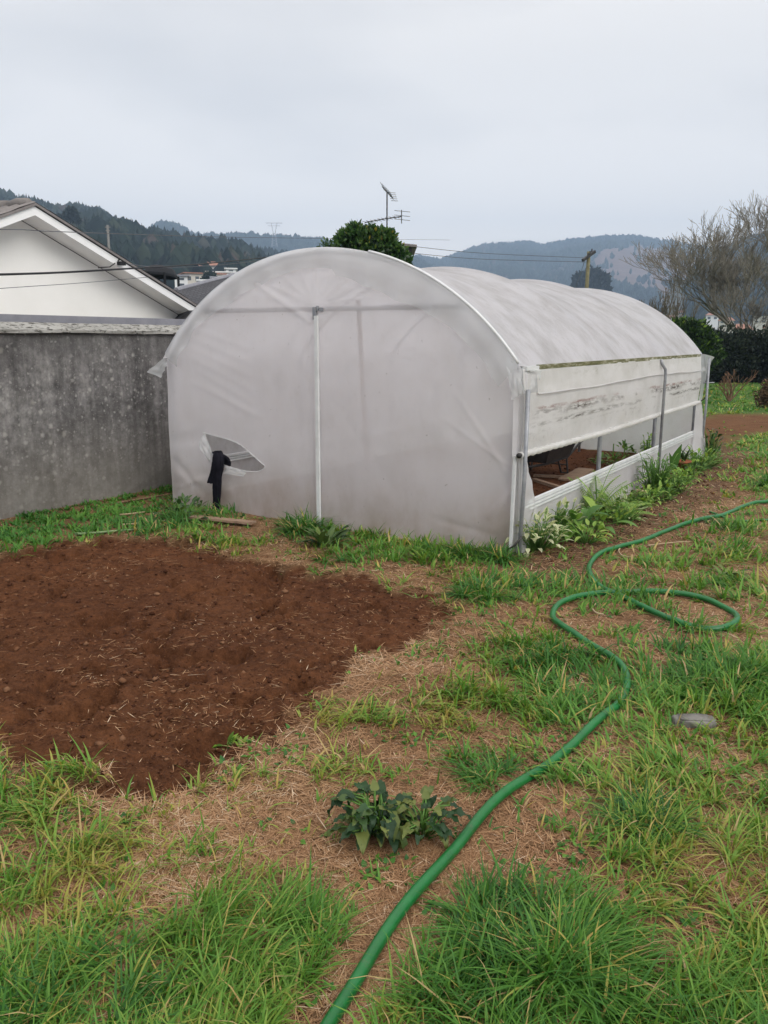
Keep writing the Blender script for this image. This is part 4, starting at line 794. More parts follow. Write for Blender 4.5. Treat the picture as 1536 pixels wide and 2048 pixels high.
stick('garden_cane', [(868, 1097), (893, 1103)], .008, 'pale broken stick in the grass under the front sheet', M['tan'])
stick('garden_cane', [(1295, 1096), (1340, 1090), (1380, 1088)], .006, 'pale dry stalk lying right of the hose curve', M['tan'])
for (a, b_), lb in (((1243, 1110), 'curved pale root beside the hose curve'), ((1190, 1225), 'pale curved root on straw inside the hose bend')):
    stick('dry_root', [(a, b_ - 14), (a - 6, b_ - 4), (a + 2, b_ + 6), (a + 16, b_ + 10)], .007, lb, M['tan'])
def rock(px, py, sx, sy, sz, label, matl, seed, name='stone', rz=0, cat='stone'):
    import bmesh
    c = gp(px, py); bm = bmesh.new(); bmesh.ops.create_cube(bm, size=1); bmesh.ops.bevel(bm, geom=bm.edges[:], offset=.12, segments=2, affect='EDGES'); bmesh.ops.subdivide_edges(bm, edges=bm.edges[:], cuts=2, use_grid_fill=True)
    for v_ in bm.verts:
        q_ = v_.co; k = 1 + .22 * (float(vnoise(q_.x * 3 + 5, q_.y * 3 + q_.z * 4, 1, 3, seed)) - .5); v_.co = Vector((q_.x * sx * k, q_.y * sy * k, q_.z * sz * k))
    me = bpy.data.meshes.new(name); bm.to_mesh(me); bm.free(); me.materials.append(matl); me.shade_smooth(); o = link(bpy.data.objects.new(name, me)); o.location = (c[0], c[1], float(gz(c[0], c[1])) + sz * .3); o.rotation_euler = (.05, .03, rz); tag(o, label, cat)
rock(1387, 1452, .17, .07, .05, 'flat grey stone block in the grass at the right', M['stone'], 1)
rock(1276, 1000, .16, .10, .13, 'beige stone at the foot of the skirt by the fern', M['tan'], 2, rz=.5)
# terracotta pot with a small plant
c = gp(1362, 945); pot = empty('flower_pot', (c[0], c[1], 0)); tag(pot, 'small terracotta pot with a cactus-like plant by the rear of the skirt', 'flower pot')
mb = MB(); pr = [(.0, .0), (.075, 0), (.095, .12), (.11, .12), (.112, .15), (.10, .15), (.09, .13), (0, .13)]; nn = 20
mb.add([(r * math.cos(2 * math.pi * k / nn), r * math.sin(2 * math.pi * k / nn), z) for r, z in pr for k in range(nn)], [(i * nn + k, i * nn + (k + 1) % nn, (i + 1) * nn + (k + 1) % nn, (i + 1) * nn + k) for i in range(len(pr) - 1) for k in range(nn)]); mb.build('pot', M['rust'], pot, True)
mb = MB()
for k in range(9): leafpatch(mb, (random.uniform(-.04, .04), random.uniform(-.04, .04), .13), k * .7, random.uniform(.9, 1.4), random.uniform(.12, .26), .035, .3, .4, random.uniform(0, .5))
mb.build('leaves', M['dark_leaf'], pot, True)
# vegetable plants growing inside
for k, (a, b_) in enumerate([(1225, 925), (1248, 915), (1270, 905), (1200, 930)]):
    q_ = to_loc(gp(a, b_)); q_[0] = min(q_[0], GW - .6); c = loc(q_[0], q_[1]); rt = empty('vegetable_plant', (c[0], c[1], 0)); tag(rt, ['dark leafy vegetable inside the greenhouse nearest the inner post', 'leafy vegetable inside the greenhouse, tallest of the row', 'leafy vegetable inside the greenhouse at the far end of the row', 'small leafy vegetable inside the greenhouse just behind the wide plank'][k], 'vegetable plant', 'vegetables growing inside the greenhouse'); ml = MB()
    for i in range(34): a2 = random.random() * 6.28; r = .13 * random.random(); leafpatch(ml, (math.cos(a2) * r, math.sin(a2) * r, random.random() * (.2 if k == 1 else .1)), a2, random.uniform(0, 1.3), .09, .04, .6, .2, random.uniform(0, .7), 4, 0, 'ovate')
    ml.build('leaves', M['arum'], rt, True); ms = MB(); ms.tube([(0, 0, 0), (0, 0, .25)], .008, 5); ms.build('stem', M['arum'], rt)

# ------------------------------------------------------------------ garden wall and neighbour house (both parallel to the tunnel)
gw = empty('garden_wall', (*loc(-.75, 0), 0), -TH); tag(gw, 'weathered grey rendered garden wall with lichen spots left of the greenhouse', 'wall')
mb = MB(); V0, V1 = -9, 13.5; nn = 80; rows = [[(0 + .01 * (float(vnoise(v, z, .6, 3, 90)) - .5), v, z) for z in np.linspace(-.3, 1.635, 16)] for v in np.linspace(V0, V1, nn)]
mb.grid(rows); mb.box((-.11, (V0 + V1) / 2, .66), (.2, V1 - V0, 1.93)); mb.build('wall_body', M['wall'], gw, False)
mb = MB(); prof = [(.045, 1.638), (.045, 1.668), (-.16, 1.735), (-.21, 1.735), (-.21, 1.638)]; vs = []; nn = 90
for v in np.linspace(V0, V1, nn): vs += [(a + .004 * random.gauss(0, 1), v, z + .0025 * random.gauss(0, 1)) for a, z in prof]
mb.add(vs, [(i * 5 + k, i * 5 + (k + 1) % 5, (i + 1) * 5 + (k + 1) % 5, (i + 1) * 5 + k) for i in range(nn - 1) for k in range(5)]); mb.build('coping', M['coping'], gw)

hs = empty('gabled_house', (*loc(0, 0), 0), -TH); tag(hs, 'white gabled house with wide bargeboard standing behind the garden wall', 'house')
OB = -3.6; OW = OB - .40
apx = onside(68, 403, OB); rt_ = onside(395, 610, OB); lf = onside(0, 425, OB); slope = (apx[2] - rt_[2]) / (rt_[1] - apx[1]); print('house', apx, rt_, lf, slope)
av, az = apx[1], apx[2] - .045; half = 4.0; bw = az - onside(68, 430, OB)[2]
def rz_(v, off=0): return az - off - abs(v - av) * slope
uv = lambda u: u
mb = MB()                                             # bargeboard
for s in (-1, 1): mb.add([(OB, av, az - .012), (OB, av + s * half, rz_(av + half) - .012), (OB, av + s * half, rz_(av + half) - bw), (OB, av, az - bw), (OB - .05, av, az - .012), (OB - .05, av + s * half, rz_(av + half) - .012), (OB - .05, av + s * half, rz_(av + half) - bw), (OB - .05, av, az - bw)], [(0, 1, 2, 3), (7, 6, 5, 4), (0, 4, 5, 1), (2, 6, 7, 3), (1, 5, 6, 2)])
mb.build('bargeboard', M['fascia'], hs)
mb = MB()                                             # soffit and gable wall
for s in (-1, 1): mb.add([(OB - .05, av, az - bw + .01), (OW, av, az - bw + .01), (OW, av + s * half, rz_(av + half) - bw + .01), (OB - .05, av + s * half, rz_(av + half) - bw + .01)], [(0, 1, 2, 3)])
mb.build('soffit', M['fascia'], hs)
mb = MB(); hw = half - .5; mb.add([(OW, av - hw, -.3), (OW, av + hw, -.3), (OW, av + hw, rz_(av + hw) - bw), (OW, av, az - bw), (OW, av - hw, rz_(av + hw) - bw), (OW - 9, av - hw, -.3), (OW - 9, av + hw, -.3), (OW - 9, av + hw, rz_(av + hw) - bw), (OW - 9, av, az - bw), (OW - 9, av - hw, rz_(av + hw) - bw)], [(0, 1, 2, 3, 4), (9, 8, 7, 6, 5), (0, 4, 9, 5), (1, 6, 7, 2)]); mb.build('wall', M['white_render'], hs)
mb = MB()
for s in (-1, 1):                                    # undulating tiles: a wavy sheet
    for i0 in range(1):
        rows = [[(OB + .03 - 9.2 * a, av + s * half * 1.02 * t, rz_(av + half * 1.02 * t) + .035 + .02 * math.sin(a * 9.2 / .23 * 6.283) + .012 * ((t * 11) % 1)) for a in np.linspace(0, 1, 260)] for t in np.linspace(0, 1, 34)]
        mb.grid(rows)
    mb.add([(OB + .03, av, az + .03), (OB + .03, av + s * half * 1.02, rz_(av + half * 1.02) + .03), (OB + .03, av + s * half * 1.02, rz_(av + half * 1.02) - .005), (OB + .03, av, az - .005)], [(0, 1, 2, 3)])
rf = mb.build('roof', M['grey_roof'], hs, True)
for k in range(24):
    m2 = MB(); u0 = OB - .12 - k * .38; m2.tube([(u0, av, az + .03), (u0 - .2, av, az + .035), (u0 - .4, av, az + .02)], [.07, .08, .065], 10); m2.build('ridge_tile', M['grey_roof'], rf, True)
mb = MB(); b1 = onside(243, 527, OB + .06); mb.box((OB + .06, b1[1], b1[2]), (.07, .10, .05)); mb.tube([(OB + .02, b1[1] - .02, b1[2] + .04), (OB + .08, b1[1] - .05, b1[2] + .05)], .012, 6); mb.tube([(OB + .02, b1[1] - .08, b1[2] + .0), (OB + .05, b1[1] - .2, b1[2] - .06), (OB - .0, b1[1] - .36, b1[2] - .08)], .008, 6); mb.build('cable_bracket', M['cable'], hs)
# low annexe roof edge in zinc behind the wall
an = empty('low_annexe', (*loc(0, 0), 0), -TH); tag(an, 'low annexe with a grey metal roof edge just behind the wall coping', 'annexe')
mb = MB(); mb.box((-1.9, 1.5, .82), (1.6, 9.6, 1.64)); mb.build('wall', M['white_render'], an)
za = onside(0, 628, -1.05)[2]; mb = MB(); mb.box((-1.07, 1.5, za - .055), (.05, 9.9, .11)); mb.box((-1.11, 1.5, za - .004), (.07, 9.9, .012)); mb.add([(-1.1, -3.5, za - .01), (-1.1, 6.5, za - .01), (-3.0, 6.5, za - .12), (-3.0, -3.5, za - .12)], [(0, 1, 2, 3)]); mb.build('roof_edge', M['zinc'], an)

# ------------------------------------------------------------------ hills
def prof(pts, a): return np.interp(a, [p_[0] for p_ in pts], [p_[1] for p_ in pts])
def elev(px, py, D): return far(px, py, D)[2]
def az_of(px): r = ray(px, 676); return math.atan2(r[0], r[1])
class Hill:
    def __init__(s, name, pts, D, d0, z0, rough, matl, seed, pw=1.15, drop=.0):
        s.az = [az_of(p_[0]) for p_ in pts]; s.h = [elev(p_[0], p_[1], D) for p_ in pts]; s.D, s.d0, s.z0, s.rough, s.seed, s.pw, s.drop = D, d0, z0, rough, seed, pw, drop
        a = np.linspace(s.az[0], s.az[-1], 240); d = np.concatenate([np.linspace(d0, D, 60), np.linspace(D * 1.02, D * 1.35, 8)])
        Aa, Dd = np.meshgrid(a, d, indexing='ij'); Zz = s.z(Aa, Dd); ii = np.arange(Aa.size).reshape(Aa.shape)
        Qh = np.stack([ii[:-1, :-1], ii[1:, :-1], ii[1:, 1:], ii[:-1, 1:]], -1).reshape(-1, 4)
        tag(npmesh(name, np.stack([Dd * np.sin(Aa), Dd * np.cos(Aa), Zz], -1).reshape(-1, 3), Qh, matl, attrs={'bare': bare_of(Aa, Dd).ravel()} if name == 'far_hill' else None, smooth=True), kind='structure')
    def z(s, a, d):
        H = np.interp(a, s.az, s.h); t = (d - s.d0) / (s.D - s.d0); up = np.clip(t, 0, 1) ** s.pw
        up = up * (2 - np.clip(up, 0, 1)) * .35 + up * .65
        zz = s.z0 + (H - s.z0 - s.drop) * up + s.rough * (vnoise(a * s.D, d, s.D * .09, 3, s.seed) - .5) * np.clip(t * 3, 0, 1) * np.clip((1.0 - t) * 4, 0.15, 1)
        return np.where(t > 1, zz - (t - 1) * (H + 10) * 1.2, zz)
M['hill_ground'] = simple('hill_ground', (.04, .045, .03), (.10, .09, .06), .02, .95, det=8)
def bare_of(a, d):                         # the felled slope on the far hill
    n_ = (vnoise(a * 2000, d, 90, 3, 77) - .5) * .9
    e1 = ((a - az_of(1305)) / .072) ** 2 + ((d - 1560) / 330) ** 2; e2 = ((a - az_of(1370)) / .05) ** 2 + ((d - 1350) / 200) ** 2
    return sm(1.0 - np.minimum(e1, e2) + n_, -.1, .15)
def clear_mat():
    m, t, o = mat('hill_with_clearing'); a = cramp(t, noise(t, .02, 8, .7), [(.3, (.05, .055, .035)), (.7, (.10, .085, .06))]); b_ = cramp(t, noise(t, .03, 8, .7), [(.3, (.10, .062, .05)), (.7, (.19, .125, .10))])
    pbr(t, o, mixc(t, attr(t, 'bare'), a, b_), .95); return m
MID = [(-700, 330), (-300, 345), (-60, 380), (0, 402), (60, 440), (120, 452), (150, 448), (165, 439), (215, 444), (240, 466), (290, 486), (350, 500), (420, 515), (500, 530), (600, 548), (700, 560), (900, 590)]
BACK = [(-100, 440), (200, 450), (290, 472), (335, 452), (365, 455), (400, 472), (450, 474), (500, 474), (560, 478), (640, 482), (700, 492), (780, 508), (840, 528), (900, 560)]
RIGHT = [(700, 550), (790, 527), (835, 517), (880, 527), (915, 512), (960, 497), (1040, 491), (1080, 498), (1140, 486), (1200, 480), (1270, 483), (1330, 490), (1380, 500), (1500, 505), (1700, 520), (1900, 560)]
RNEAR = [(1330, 580), (1390, 540), (1430, 510), (1480, 488), (1536, 473), (1650, 440), (1800, 420), (2000, 400)]
h1 = Hill('near_hill', MID, 950, 90, 0, 20, M['hill_ground'], 1, 1.25); h2 = Hill('middle_hill', BACK, 1500, 1000, 20, 22, M['hill_ground'], 2)
M['clear'] = clear_mat(); h3 = Hill('far_hill', RIGHT, 2100, 900, -1, 30, M['clear'], 3); h4 = Hill('right_hill', RNEAR, 1200, 420, -1, 20, M['hill_ground'], 4)
def clearing(a, d, az0, d0, ra, rd): return (((a - az0) / ra) ** 2 + ((d - d0) / rd) ** 2) < 1
def trees(hill, n, hgt, a0, a1, t0, t1, name, label, seed, holes=(), conif=.5, faces=5, tbias=.0):
    r = np.random.default_rng(seed); a = a0 + (a1 - a0) * r.random(n); t = t0 + (t1 - t0) * r.random(n) ** .9; d = hill.d0 + (hill.D - hill.d0) * t
    k = vnoise(a * hill.D, d, hill.D * .05, 3, seed) > .25
    if holes == 'bare': k &= (bare_of(a, d) < .5) | (r.random(n) < .03)
    else:
        for h_ in holes: k &= ~clearing(a, d, *h_)
    a, d = a[k], d[k]; n = len(a); z = hill.z(a, d); x, y = d * np.sin(a), d * np.cos(a); H = hgt * (.55 + .8 * r.random(n)) * (.8 + .5 * vnoise(x, y, hill.D * .04, 2, seed + 5)); con = r.random(n) < conif
    lv = 5; tt = np.linspace(0, 1, lv); F_ = faces; rad_c = np.array([.20, .24, .15, .09, .0]); rad_b = np.array([.13, .34, .38, .24, .02])
    rad = np.where(con[:, None], rad_c[None], rad_b[None]) * H[:, None]; ang = np.arange(F_) / F_ * 6.283
    rr = rad[:, :, None] * (.6 + .8 * r.random((n, lv, F_)))
    Vt = np.stack([x[:, None, None] + rr * np.cos(ang + r.random((n, 1, 1)) * 6), y[:, None, None] + rr * np.sin(ang), z[:, None, None] + (tt[None, :, None] + (r.random((n, lv, F_)) - .5) * .14) * H[:, None, None]], -1)
    f = np.array([(i * F_ + k2, i * F_ + (k2 + 1) % F_, (i + 1) * F_ + (k2 + 1) % F_, (i + 1) * F_ + k2) for i in range(lv - 1) for k2 in range(F_)])
    Ff = f[None] + (np.arange(n) * lv * F_)[:, None, None]; ti = np.repeat(np.clip(.45 + (vnoise(x, y, hill.D * .06, 2, seed + 9) - .5) * .9 + r.normal(0, .22, n), 0, 1), lv * F_)
    tag(npmesh(name, Vt.reshape(-1, 3), Ff.reshape(-1, 4), M['forest'], attrs={'tint': ti}), label, 'forest', kind='stuff')
A_ = az_of
trees(h1, 17000, 8.5, A_(-250), A_(760), .17, 1.0, 'near_forest', 'dark pine and eucalyptus wood covering the nearest hill at left', 11, conif=.55)
trees(h2, 13000, 8, A_(150), A_(880), .0, 1.0, 'middle_forest', 'bluish wood covering the ridge behind the nearest hill', 12, [(A_(500), 760, .02, 40)], .3)
trees(h3, 20000, 10, A_(720), A_(1750), .12, 1.0, 'far_forest', 'hazy blue wood covering the far hill', 13, 'bare', .25)
trees(h4, 9000, 8, A_(1370), A_(1800), .1, 1.0, 'right_forest', 'brownish wood on the hill behind the bare tree', 14, (), .2)
# ------------------------------------------------------------------ far houses
def house(px0, px1, pyb, pyt, D, label, wallm, roofm=None, nwin=4, floors=1, roofh=.0, group='houses far off below the hills', depth=9, rz=0.0, grid=True):
    A0 = far(px0, pyb, D); B0 = far(px1, pyb, D); top = far((px0 + px1) / 2, pyt, D)[2]; Wh = np.linalg.norm((B0 - A0)[:2]); c = (A0 + B0) / 2; ang = math.atan2(B0[1] - A0[1], B0[0] - A0[0]) + rz
    zb = min(A0[2], B0[2]) - 6; rt = empty('house', (c[0], c[1], 0), ang); tag(rt, label, 'house', group)
    mb = MB(); mb.box((0, depth / 2, (zb + top) / 2), (Wh, depth, top - zb)); w_ = mb.build('wall', wallm, rt)
    if roofh > 0:
        o = .5; mb = MB(); mb.add([(-Wh / 2 - o, -o, top), (Wh / 2 + o, -o, top), (Wh / 2 + o, depth + o, top), (-Wh / 2 - o, depth + o, top), (-Wh / 2 + Wh * .2, depth / 2, top + roofh), (Wh / 2 - Wh * .2, depth / 2, top + roofh)], [(0, 1, 5, 4), (1, 2, 5), (2, 3, 4, 5), (3, 0, 4), (3, 2, 1, 0)])
    else: mb = MB(); mb.box((0, depth / 2 - .2, top + .12), (Wh + .8, depth + .6, .24))
    mb.build('roof', roofm or wallm, rt)
    hf = (top - A0[2]) / floors
    for f in range(floors):
        for k in range(nwin):
            mb = MB(); xx = (k + .5) / nwin * Wh - Wh / 2; mb.box((xx, -.03, top - hf * (f + .5)), (Wh / nwin * .45, .06, hf * .42)); mb.build('window', M['glass'], rt)
HW, HCr = M['house_white'], M['house_cream']
house(448, 470, 575, 556, 185, 'white house just above the dark tiled roof, touching the greenhouse arc', HW, None, 2, 1, 0)
house(350, 376, 575, 552, 175, 'narrow pale block at the right post of the black canopy', HW, M['zinc'], 1, 2, 0)
house(372, 452, 605, 548, 190, 'long three-storey pale apartment block left of the dark tiled roof', HCr, M['red_tile'], 5, 3, 0, rz=.2)
house(398, 440, 545, 532, 240, 'orange-roofed white house above the long apartment block', HW, M['red_tile'], 3, 1, 1.6)
house(345, 392, 545, 534, 260, 'white house with terracotta roof at the top left of the far village', HW, M['red_tile'], 3, 1, 1.4)
house(414, 470, 560, 545, 200, 'modern white flat-roofed villa with wide dark windows', HW, None, 2, 1, 0)
house(452, 472, 546, 538, 215, 'small white box on top of the modern villa', HW, None, 1, 1, 0)
house(398, 425, 590, 562, 150, 'small white block right below the apartment block', HW, None, 2, 2, 0)
house(425, 450, 585, 556, 160, 'white garage-like block next to the dark tiled roof ridge', HW, M['zinc'], 1, 1, 0)
hrs = np.random.default_rng(5)
descs = ['white', 'cream']; pos = [(1366, 630, 560), (1392, 606, 900), (1412, 618, 700), (1380, 652, 330), (1408, 664, 240), (1436, 612, 800), (1462, 606, 900), (1490, 618, 640), (1452, 648, 330), (1482, 668, 200), (1520, 640, 380), (1340, 640, 500), (1318, 632, 700), (1528, 612, 800), (1556, 630, 500), (1424, 636, 450), (1350, 618, 800), (1500, 600, 1000), (1545, 664, 220), (1300, 622, 900), (1375, 590, 1150), (1330, 602, 1100)]
nth = ['just right of the tunnel end', 'highest left of the bare tree', 'under the lowest left twigs', 'behind the ivy bush', 'red-roofed right of the ivy', 'between the lower twigs', 'high between the fork limbs', 'behind the right trunk', 'above the dark hedge', 'red-roofed directly over the hedge', 'at the far right behind trunk', 'behind the bare shoots', 'left of the bare shoots', 'upper far right corner', 'near the right picture edge', 'centre below the spreading limb', 'above the bare shoots', 'topmost behind the crown', 'lowest at the right over the hedge', 'leftmost of the valley houses', 'tiny, at the foot of the bare slope', 'tiny, left under the bare slope']
for k, ((px, py, D), w_) in enumerate(zip(pos, nth)):
    wpx = 9 + 9000 / (D + 100) ; hpx = wpx * .45; red = (k % 3 != 1)
    house(px - wpx / 2, px + wpx / 2, py + hpx / 2, py - hpx / 2, D, ('white' if k % 2 else 'cream') + ' valley house ' + ('with terracotta roof ' if red else 'with flat roof ') + w_, HW if k % 2 else HCr, M['red_tile'] if red else None, 2, 1 if k % 2 else 2, (1.3 if red else 0), 'houses in the valley behind the bare tree')
# dark tiled roof next door
dh = empty('tiled_house', (0, 0, 0)); tag(dh, 'house with dark grey tiled roof between gable and greenhouse', 'house')
a = far(352, 580, 16); b_ = far(520, 536, 24); c_ = far(392, 640, 12.5); d_ = far(620, 620, 14)
me = bpy.data.meshes.new('roof'); vs = [tuple(a), tuple(b_), tuple(d_), tuple(c_), tuple(a + np.array([-3.5, 3, -1.4])), tuple(b_ + np.array([-3, 4, -1.4]))]
me.from_pydata(vs, [], [(3, 2, 1, 0), (0, 1, 5, 4), (3, 0, 4)]); uvl = me.uv_layers.new(name='uv'); UVc = {0: (0, 4), 1: (9, 4), 2: (9, 0), 3: (0, 0), 4: (0, 7), 5: (9, 7)}
for lp in me.loops: uvl.data[lp.index].uv = UVc[lp.vertex_index]
me.materials.append(M['dark_tile']); link(bpy.data.objects.new('roof', me), dh)
mb = MB(); g = lambda q, z: (q[0], q[1], z); A4 = [a + np.array([-3.2, 2.8, 0]), b_ + np.array([-2.8, 3.8, 0]), d_ + np.array([-.2, .3, 0]), c_ + np.array([.2, .3, 0])]; hz = c_[2] - .1
mb.add([g(q, 0) for q in A4] + [g(q, min(hz, 1.9)) for q in A4], [(0, 1, 5, 4), (1, 2, 6, 5), (2, 3, 7, 6), (3, 0, 4, 7)]); mb.build('wall', M['white_render'], dh)
mb = MB(); mb.tube([tuple(a), tuple(b_)], .05, 6); mb.build('ridge', M['zinc'], dh)
# black canopy on posts
cp = empty('terrace_canopy', (0, 0, 0)); tag(cp, 'black domed canopy on posts behind the bargeboard', 'canopy')
D = 26; rows = []
ctr = far(322, 540, D); wid = abs(far(346, 540, D)[0] - far(300, 540, D)[0]) / 2 + .02; zt = far(320, 531, D)[2]; zb = far(320, 549, D)[2]
for i in range(9):
    t = i / 8; rows.append([(ctr[0] + wid * t * math.cos(k / 16 * 6.2832) * 1.15, ctr[1] + 1.2 * t * math.sin(k / 16 * 6.2832), zb + (zt - zb) * math.sqrt(max(0, 1 - t ** 2.4))) for k in range(17)])
mb = MB(); mb.grid(rows); rows = [[(p_[0], p_[1], p_[2]) for p_ in rows[-1]], [(p_[0], p_[1], p_[2] - .07) for p_ in rows[-1]]]; mb.grid(rows); mb.build('canopy_top', M['canopy'], cp, True)
for k in range(4): mb = MB(); mb.tube([(ctr[0] + wid * .9 * (1 if k % 2 else -1), ctr[1] + .8 * (1 if k > 1 else -1), 0), (ctr[0] + wid * .9 * (1 if k % 2 else -1), ctr[1] + .8 * (1 if k > 1 else -1), zb)], .04, 6); mb.build('post', M['canopy'], cp)
mb = MB(); mb.box((ctr[0] - .2, ctr[1] + .2, (zb - .55) / 2), (wid * 1.3, 1.2, zb - .55)); mb.build('terrace_block', HCr, cp)

# ------------------------------------------------------------------ hut with antenna behind the citrus tree
D = 21; hut = empty('small_building', (0, 0, 0)); tag(hut, 'narrow pale building with corrugated lean-to roof behind the citrus tree', 'building')
l0 = far(735, 500, D); r0 = far(823, 500, D); zt = far(790, 492, D)[2]; cx, cyy = (l0[0] + r0[0]) / 2, (l0[1] + r0[1]) / 2; wx = r0[0] - l0[0]
mb = MB(); mb.box((cx, cyy + .8, zt / 2 - .05), (wx, 1.6, zt - .1)); mb.build('wall', M['white_render'], hut)
z1 = far(780, 483, D)[2]; z2 = far(831, 492, D)[2]; xr = far(833, 492, D)[0]; rows = [[(l0[0] + (xr - l0[0]) * s, cyy - .25 + t * 2.0 , z1 + (z2 - z1) * s + .015 * math.sin(t * 60)) for t in np.linspace(0, 1, 60)] for s in (0, 1)]
mb = MB(); mb.grid(rows); mb.grid([[(a[0], a[1], a[2] - .05) for a in r] for r in rows][::-1]); mb.grid([[rows[0][0], rows[1][0]], [tuple(np.array(rows[0][0]) - [0, 0, .05]), tuple(np.array(rows[1][0]) - [0, 0, .05])]]); mb.grid([[rows[1][0], rows[1][-1]], [tuple(np.array(rows[1][0]) - [0, 0, .05]), tuple(np.array(rows[1][-1]) - [0, 0, .05])]]); mb.build('roof', M['grey_roof'], hut)
mb = MB(); mb.box((cx + wx * .3, cyy - .02, zt - .38), (wx * .35, .06, .22)); mb.build('window', M['glass'], hut); mb = MB(); mb.bar((cx + wx / 2 - .03, cyy - .1, 0), (cx + wx / 2 - .03, cyy - .1, zt), .06, .06); mb.build('downpipe', M['darkmetal'], hut)
at_ = empty('tv_antenna', (0, 0, 0)); tag(at_, 'tall television antenna mast rising above the citrus tree', 'antenna')
b0 = far(774, 480, D + .7); t0 = far(774, 384, D + .7); px_m = .0128 * (D + .7) / 20.8
mb = MB(); mb.tube([(b0[0], b0[1], z1 - .05), (t0[0], t0[1], t0[2])], .017, 6); mb.build('mast', M['darkmetal'], at_)
def pp(px, py, dd=0): return tuple(far(px, py, D + .7 + dd))
mb = MB(); mb.tube([pp(764, 373), pp(786, 396)], .012, 5)
for k in range(7): q_ = np.array(pp(765 + k * 3, 374 + k * 3)); mb.tube([tuple(q_ + [-.05, -.35, .05]), tuple(q_ + [.05, .35, -.03])], .006, 4)
for k in range(5): q_ = np.array(pp(783 + 1.2 * k, 386 + k * 4)); mb.tube([tuple(q_ + [-.07, -.05, .0]), tuple(q_ + [.10, .05, .01])], .006, 4)
mb.build('upper_aerial', M['darkmetal'], at_)
mb = MB(); mb.tube([pp(730, 445, .3), pp(774, 437), pp(803, 433, -.2)], .014, 5); mb.tube([pp(803, 420, -.2), pp(803, 447, -.2)], .012, 5)
for a_, b2 in ((421, 424), (430, 433), (438, 441)): mb.tube([pp(789, a_, -.2), pp(820, b2, -.2)], .006, 4)
for k in range(9): q_ = np.array(pp(733 + 7.5 * k, 444.5 - k * 1.3)); mb.tube([tuple(q_ + [-.1, -.25, -.01]), tuple(q_ + [.1, .25, .01])], .005, 4)
mb.build('lower_aerial', M['darkmetal'], at_)

# ------------------------------------------------------------------ trees
def leafcloud(centres, n, size, seed, surf=.55):
    r = np.random.default_rng(seed); C = np.array(centres, float); wts = C[:, 3] ** 2; ci = r.choice(len(C), n, p=wts / wts.sum()); v = r.normal(0, 1, (n, 3)); v /= np.linalg.norm(v, axis=1, keepdims=True)
    q_ = r.random(n) ** surf; P_ = C[ci, :3] + v * (C[ci, 3] * q_ * (.75 + .6 * vnoise(v[:, 0] * 3 + ci, v[:, 2] * 3, 1, 2, seed)))[:, None]
    dv = v + r.normal(0, .6, (n, 3)) + np.array([0, 0, .4]); dv /= np.linalg.norm(dv, axis=1, keepdims=True); s = cross_side(dv); Lf = size * (.6 + .8 * r.random(n))
    a = P_; b2 = P_ + dv * (Lf * .5)[:, None]; w2 = s * (Lf * .26)[:, None]; Vv = np.stack([a, b2 + w2, P_ + dv * Lf[:, None], b2 - w2], 1); F_ = np.arange(n * 4).reshape(n, 4)
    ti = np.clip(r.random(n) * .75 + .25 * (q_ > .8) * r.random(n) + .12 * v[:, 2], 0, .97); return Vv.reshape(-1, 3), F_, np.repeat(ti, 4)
def bush(name, label, cat, base, centres, n, size, matl, seed, trunk=None, group=None, oranges=0):
    rt = empty(name, base); tag(rt, label, cat, group); Vv, F_, ti = leafcloud(centres, n, size, seed); npmesh('crown', Vv, F_, matl, rt, {'tint': ti})
    mb = MB(); C = centres
    for c in C[:9]: mb.tube([(0, 0, -.05), (c[0] * .25, c[1] * .25, c[2] * .4), (c[0] * .9, c[1] * .9, c[2] * .95)], [trunk or .06, (trunk or .06) * .6, .012], 6)
    mb.build('trunk', M['trunk'], rt, True); return rt
D = 15.5; c = far(745, 500, D); rs = np.random.default_rng(8); cs = []
def pc_(px, py, r, dd=0): q_ = far(px, py, D + dd); return (q_[0] - c[0], q_[1] - c[1], q_[2], r * .82 * D / 1625)
cs = [pc_(715, 474, 26), pc_(690, 480, 22), pc_(740, 480, 26), pc_(770, 488, 28), pc_(795, 508, 18), pc_(808, 524, 14), pc_(760, 470, 16), pc_(706, 458, 12), pc_(735, 510, 40), pc_(670, 505, 16), pc_(780, 520, 40, .3), pc_(740, 540, 60, .4), pc_(700, 540, 45, .3), pc_(742, 458, 9), pc_(777, 474, 13)]
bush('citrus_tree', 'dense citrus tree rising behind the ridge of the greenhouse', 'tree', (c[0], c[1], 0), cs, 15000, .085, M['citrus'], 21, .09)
c2 = far(652, 500, 14); bush('young_tree', 'tip of a small tree just left of the citrus tree', 'tree', (c2[0], c2[1], 0), [(0, 0, far(652, 492, 14)[2], .09), (.05, 0, far(652, 502, 14)[2], .16), (0, 0, 2.3, .4)], 900, .07, M['dark_leaf'], 22, .04)
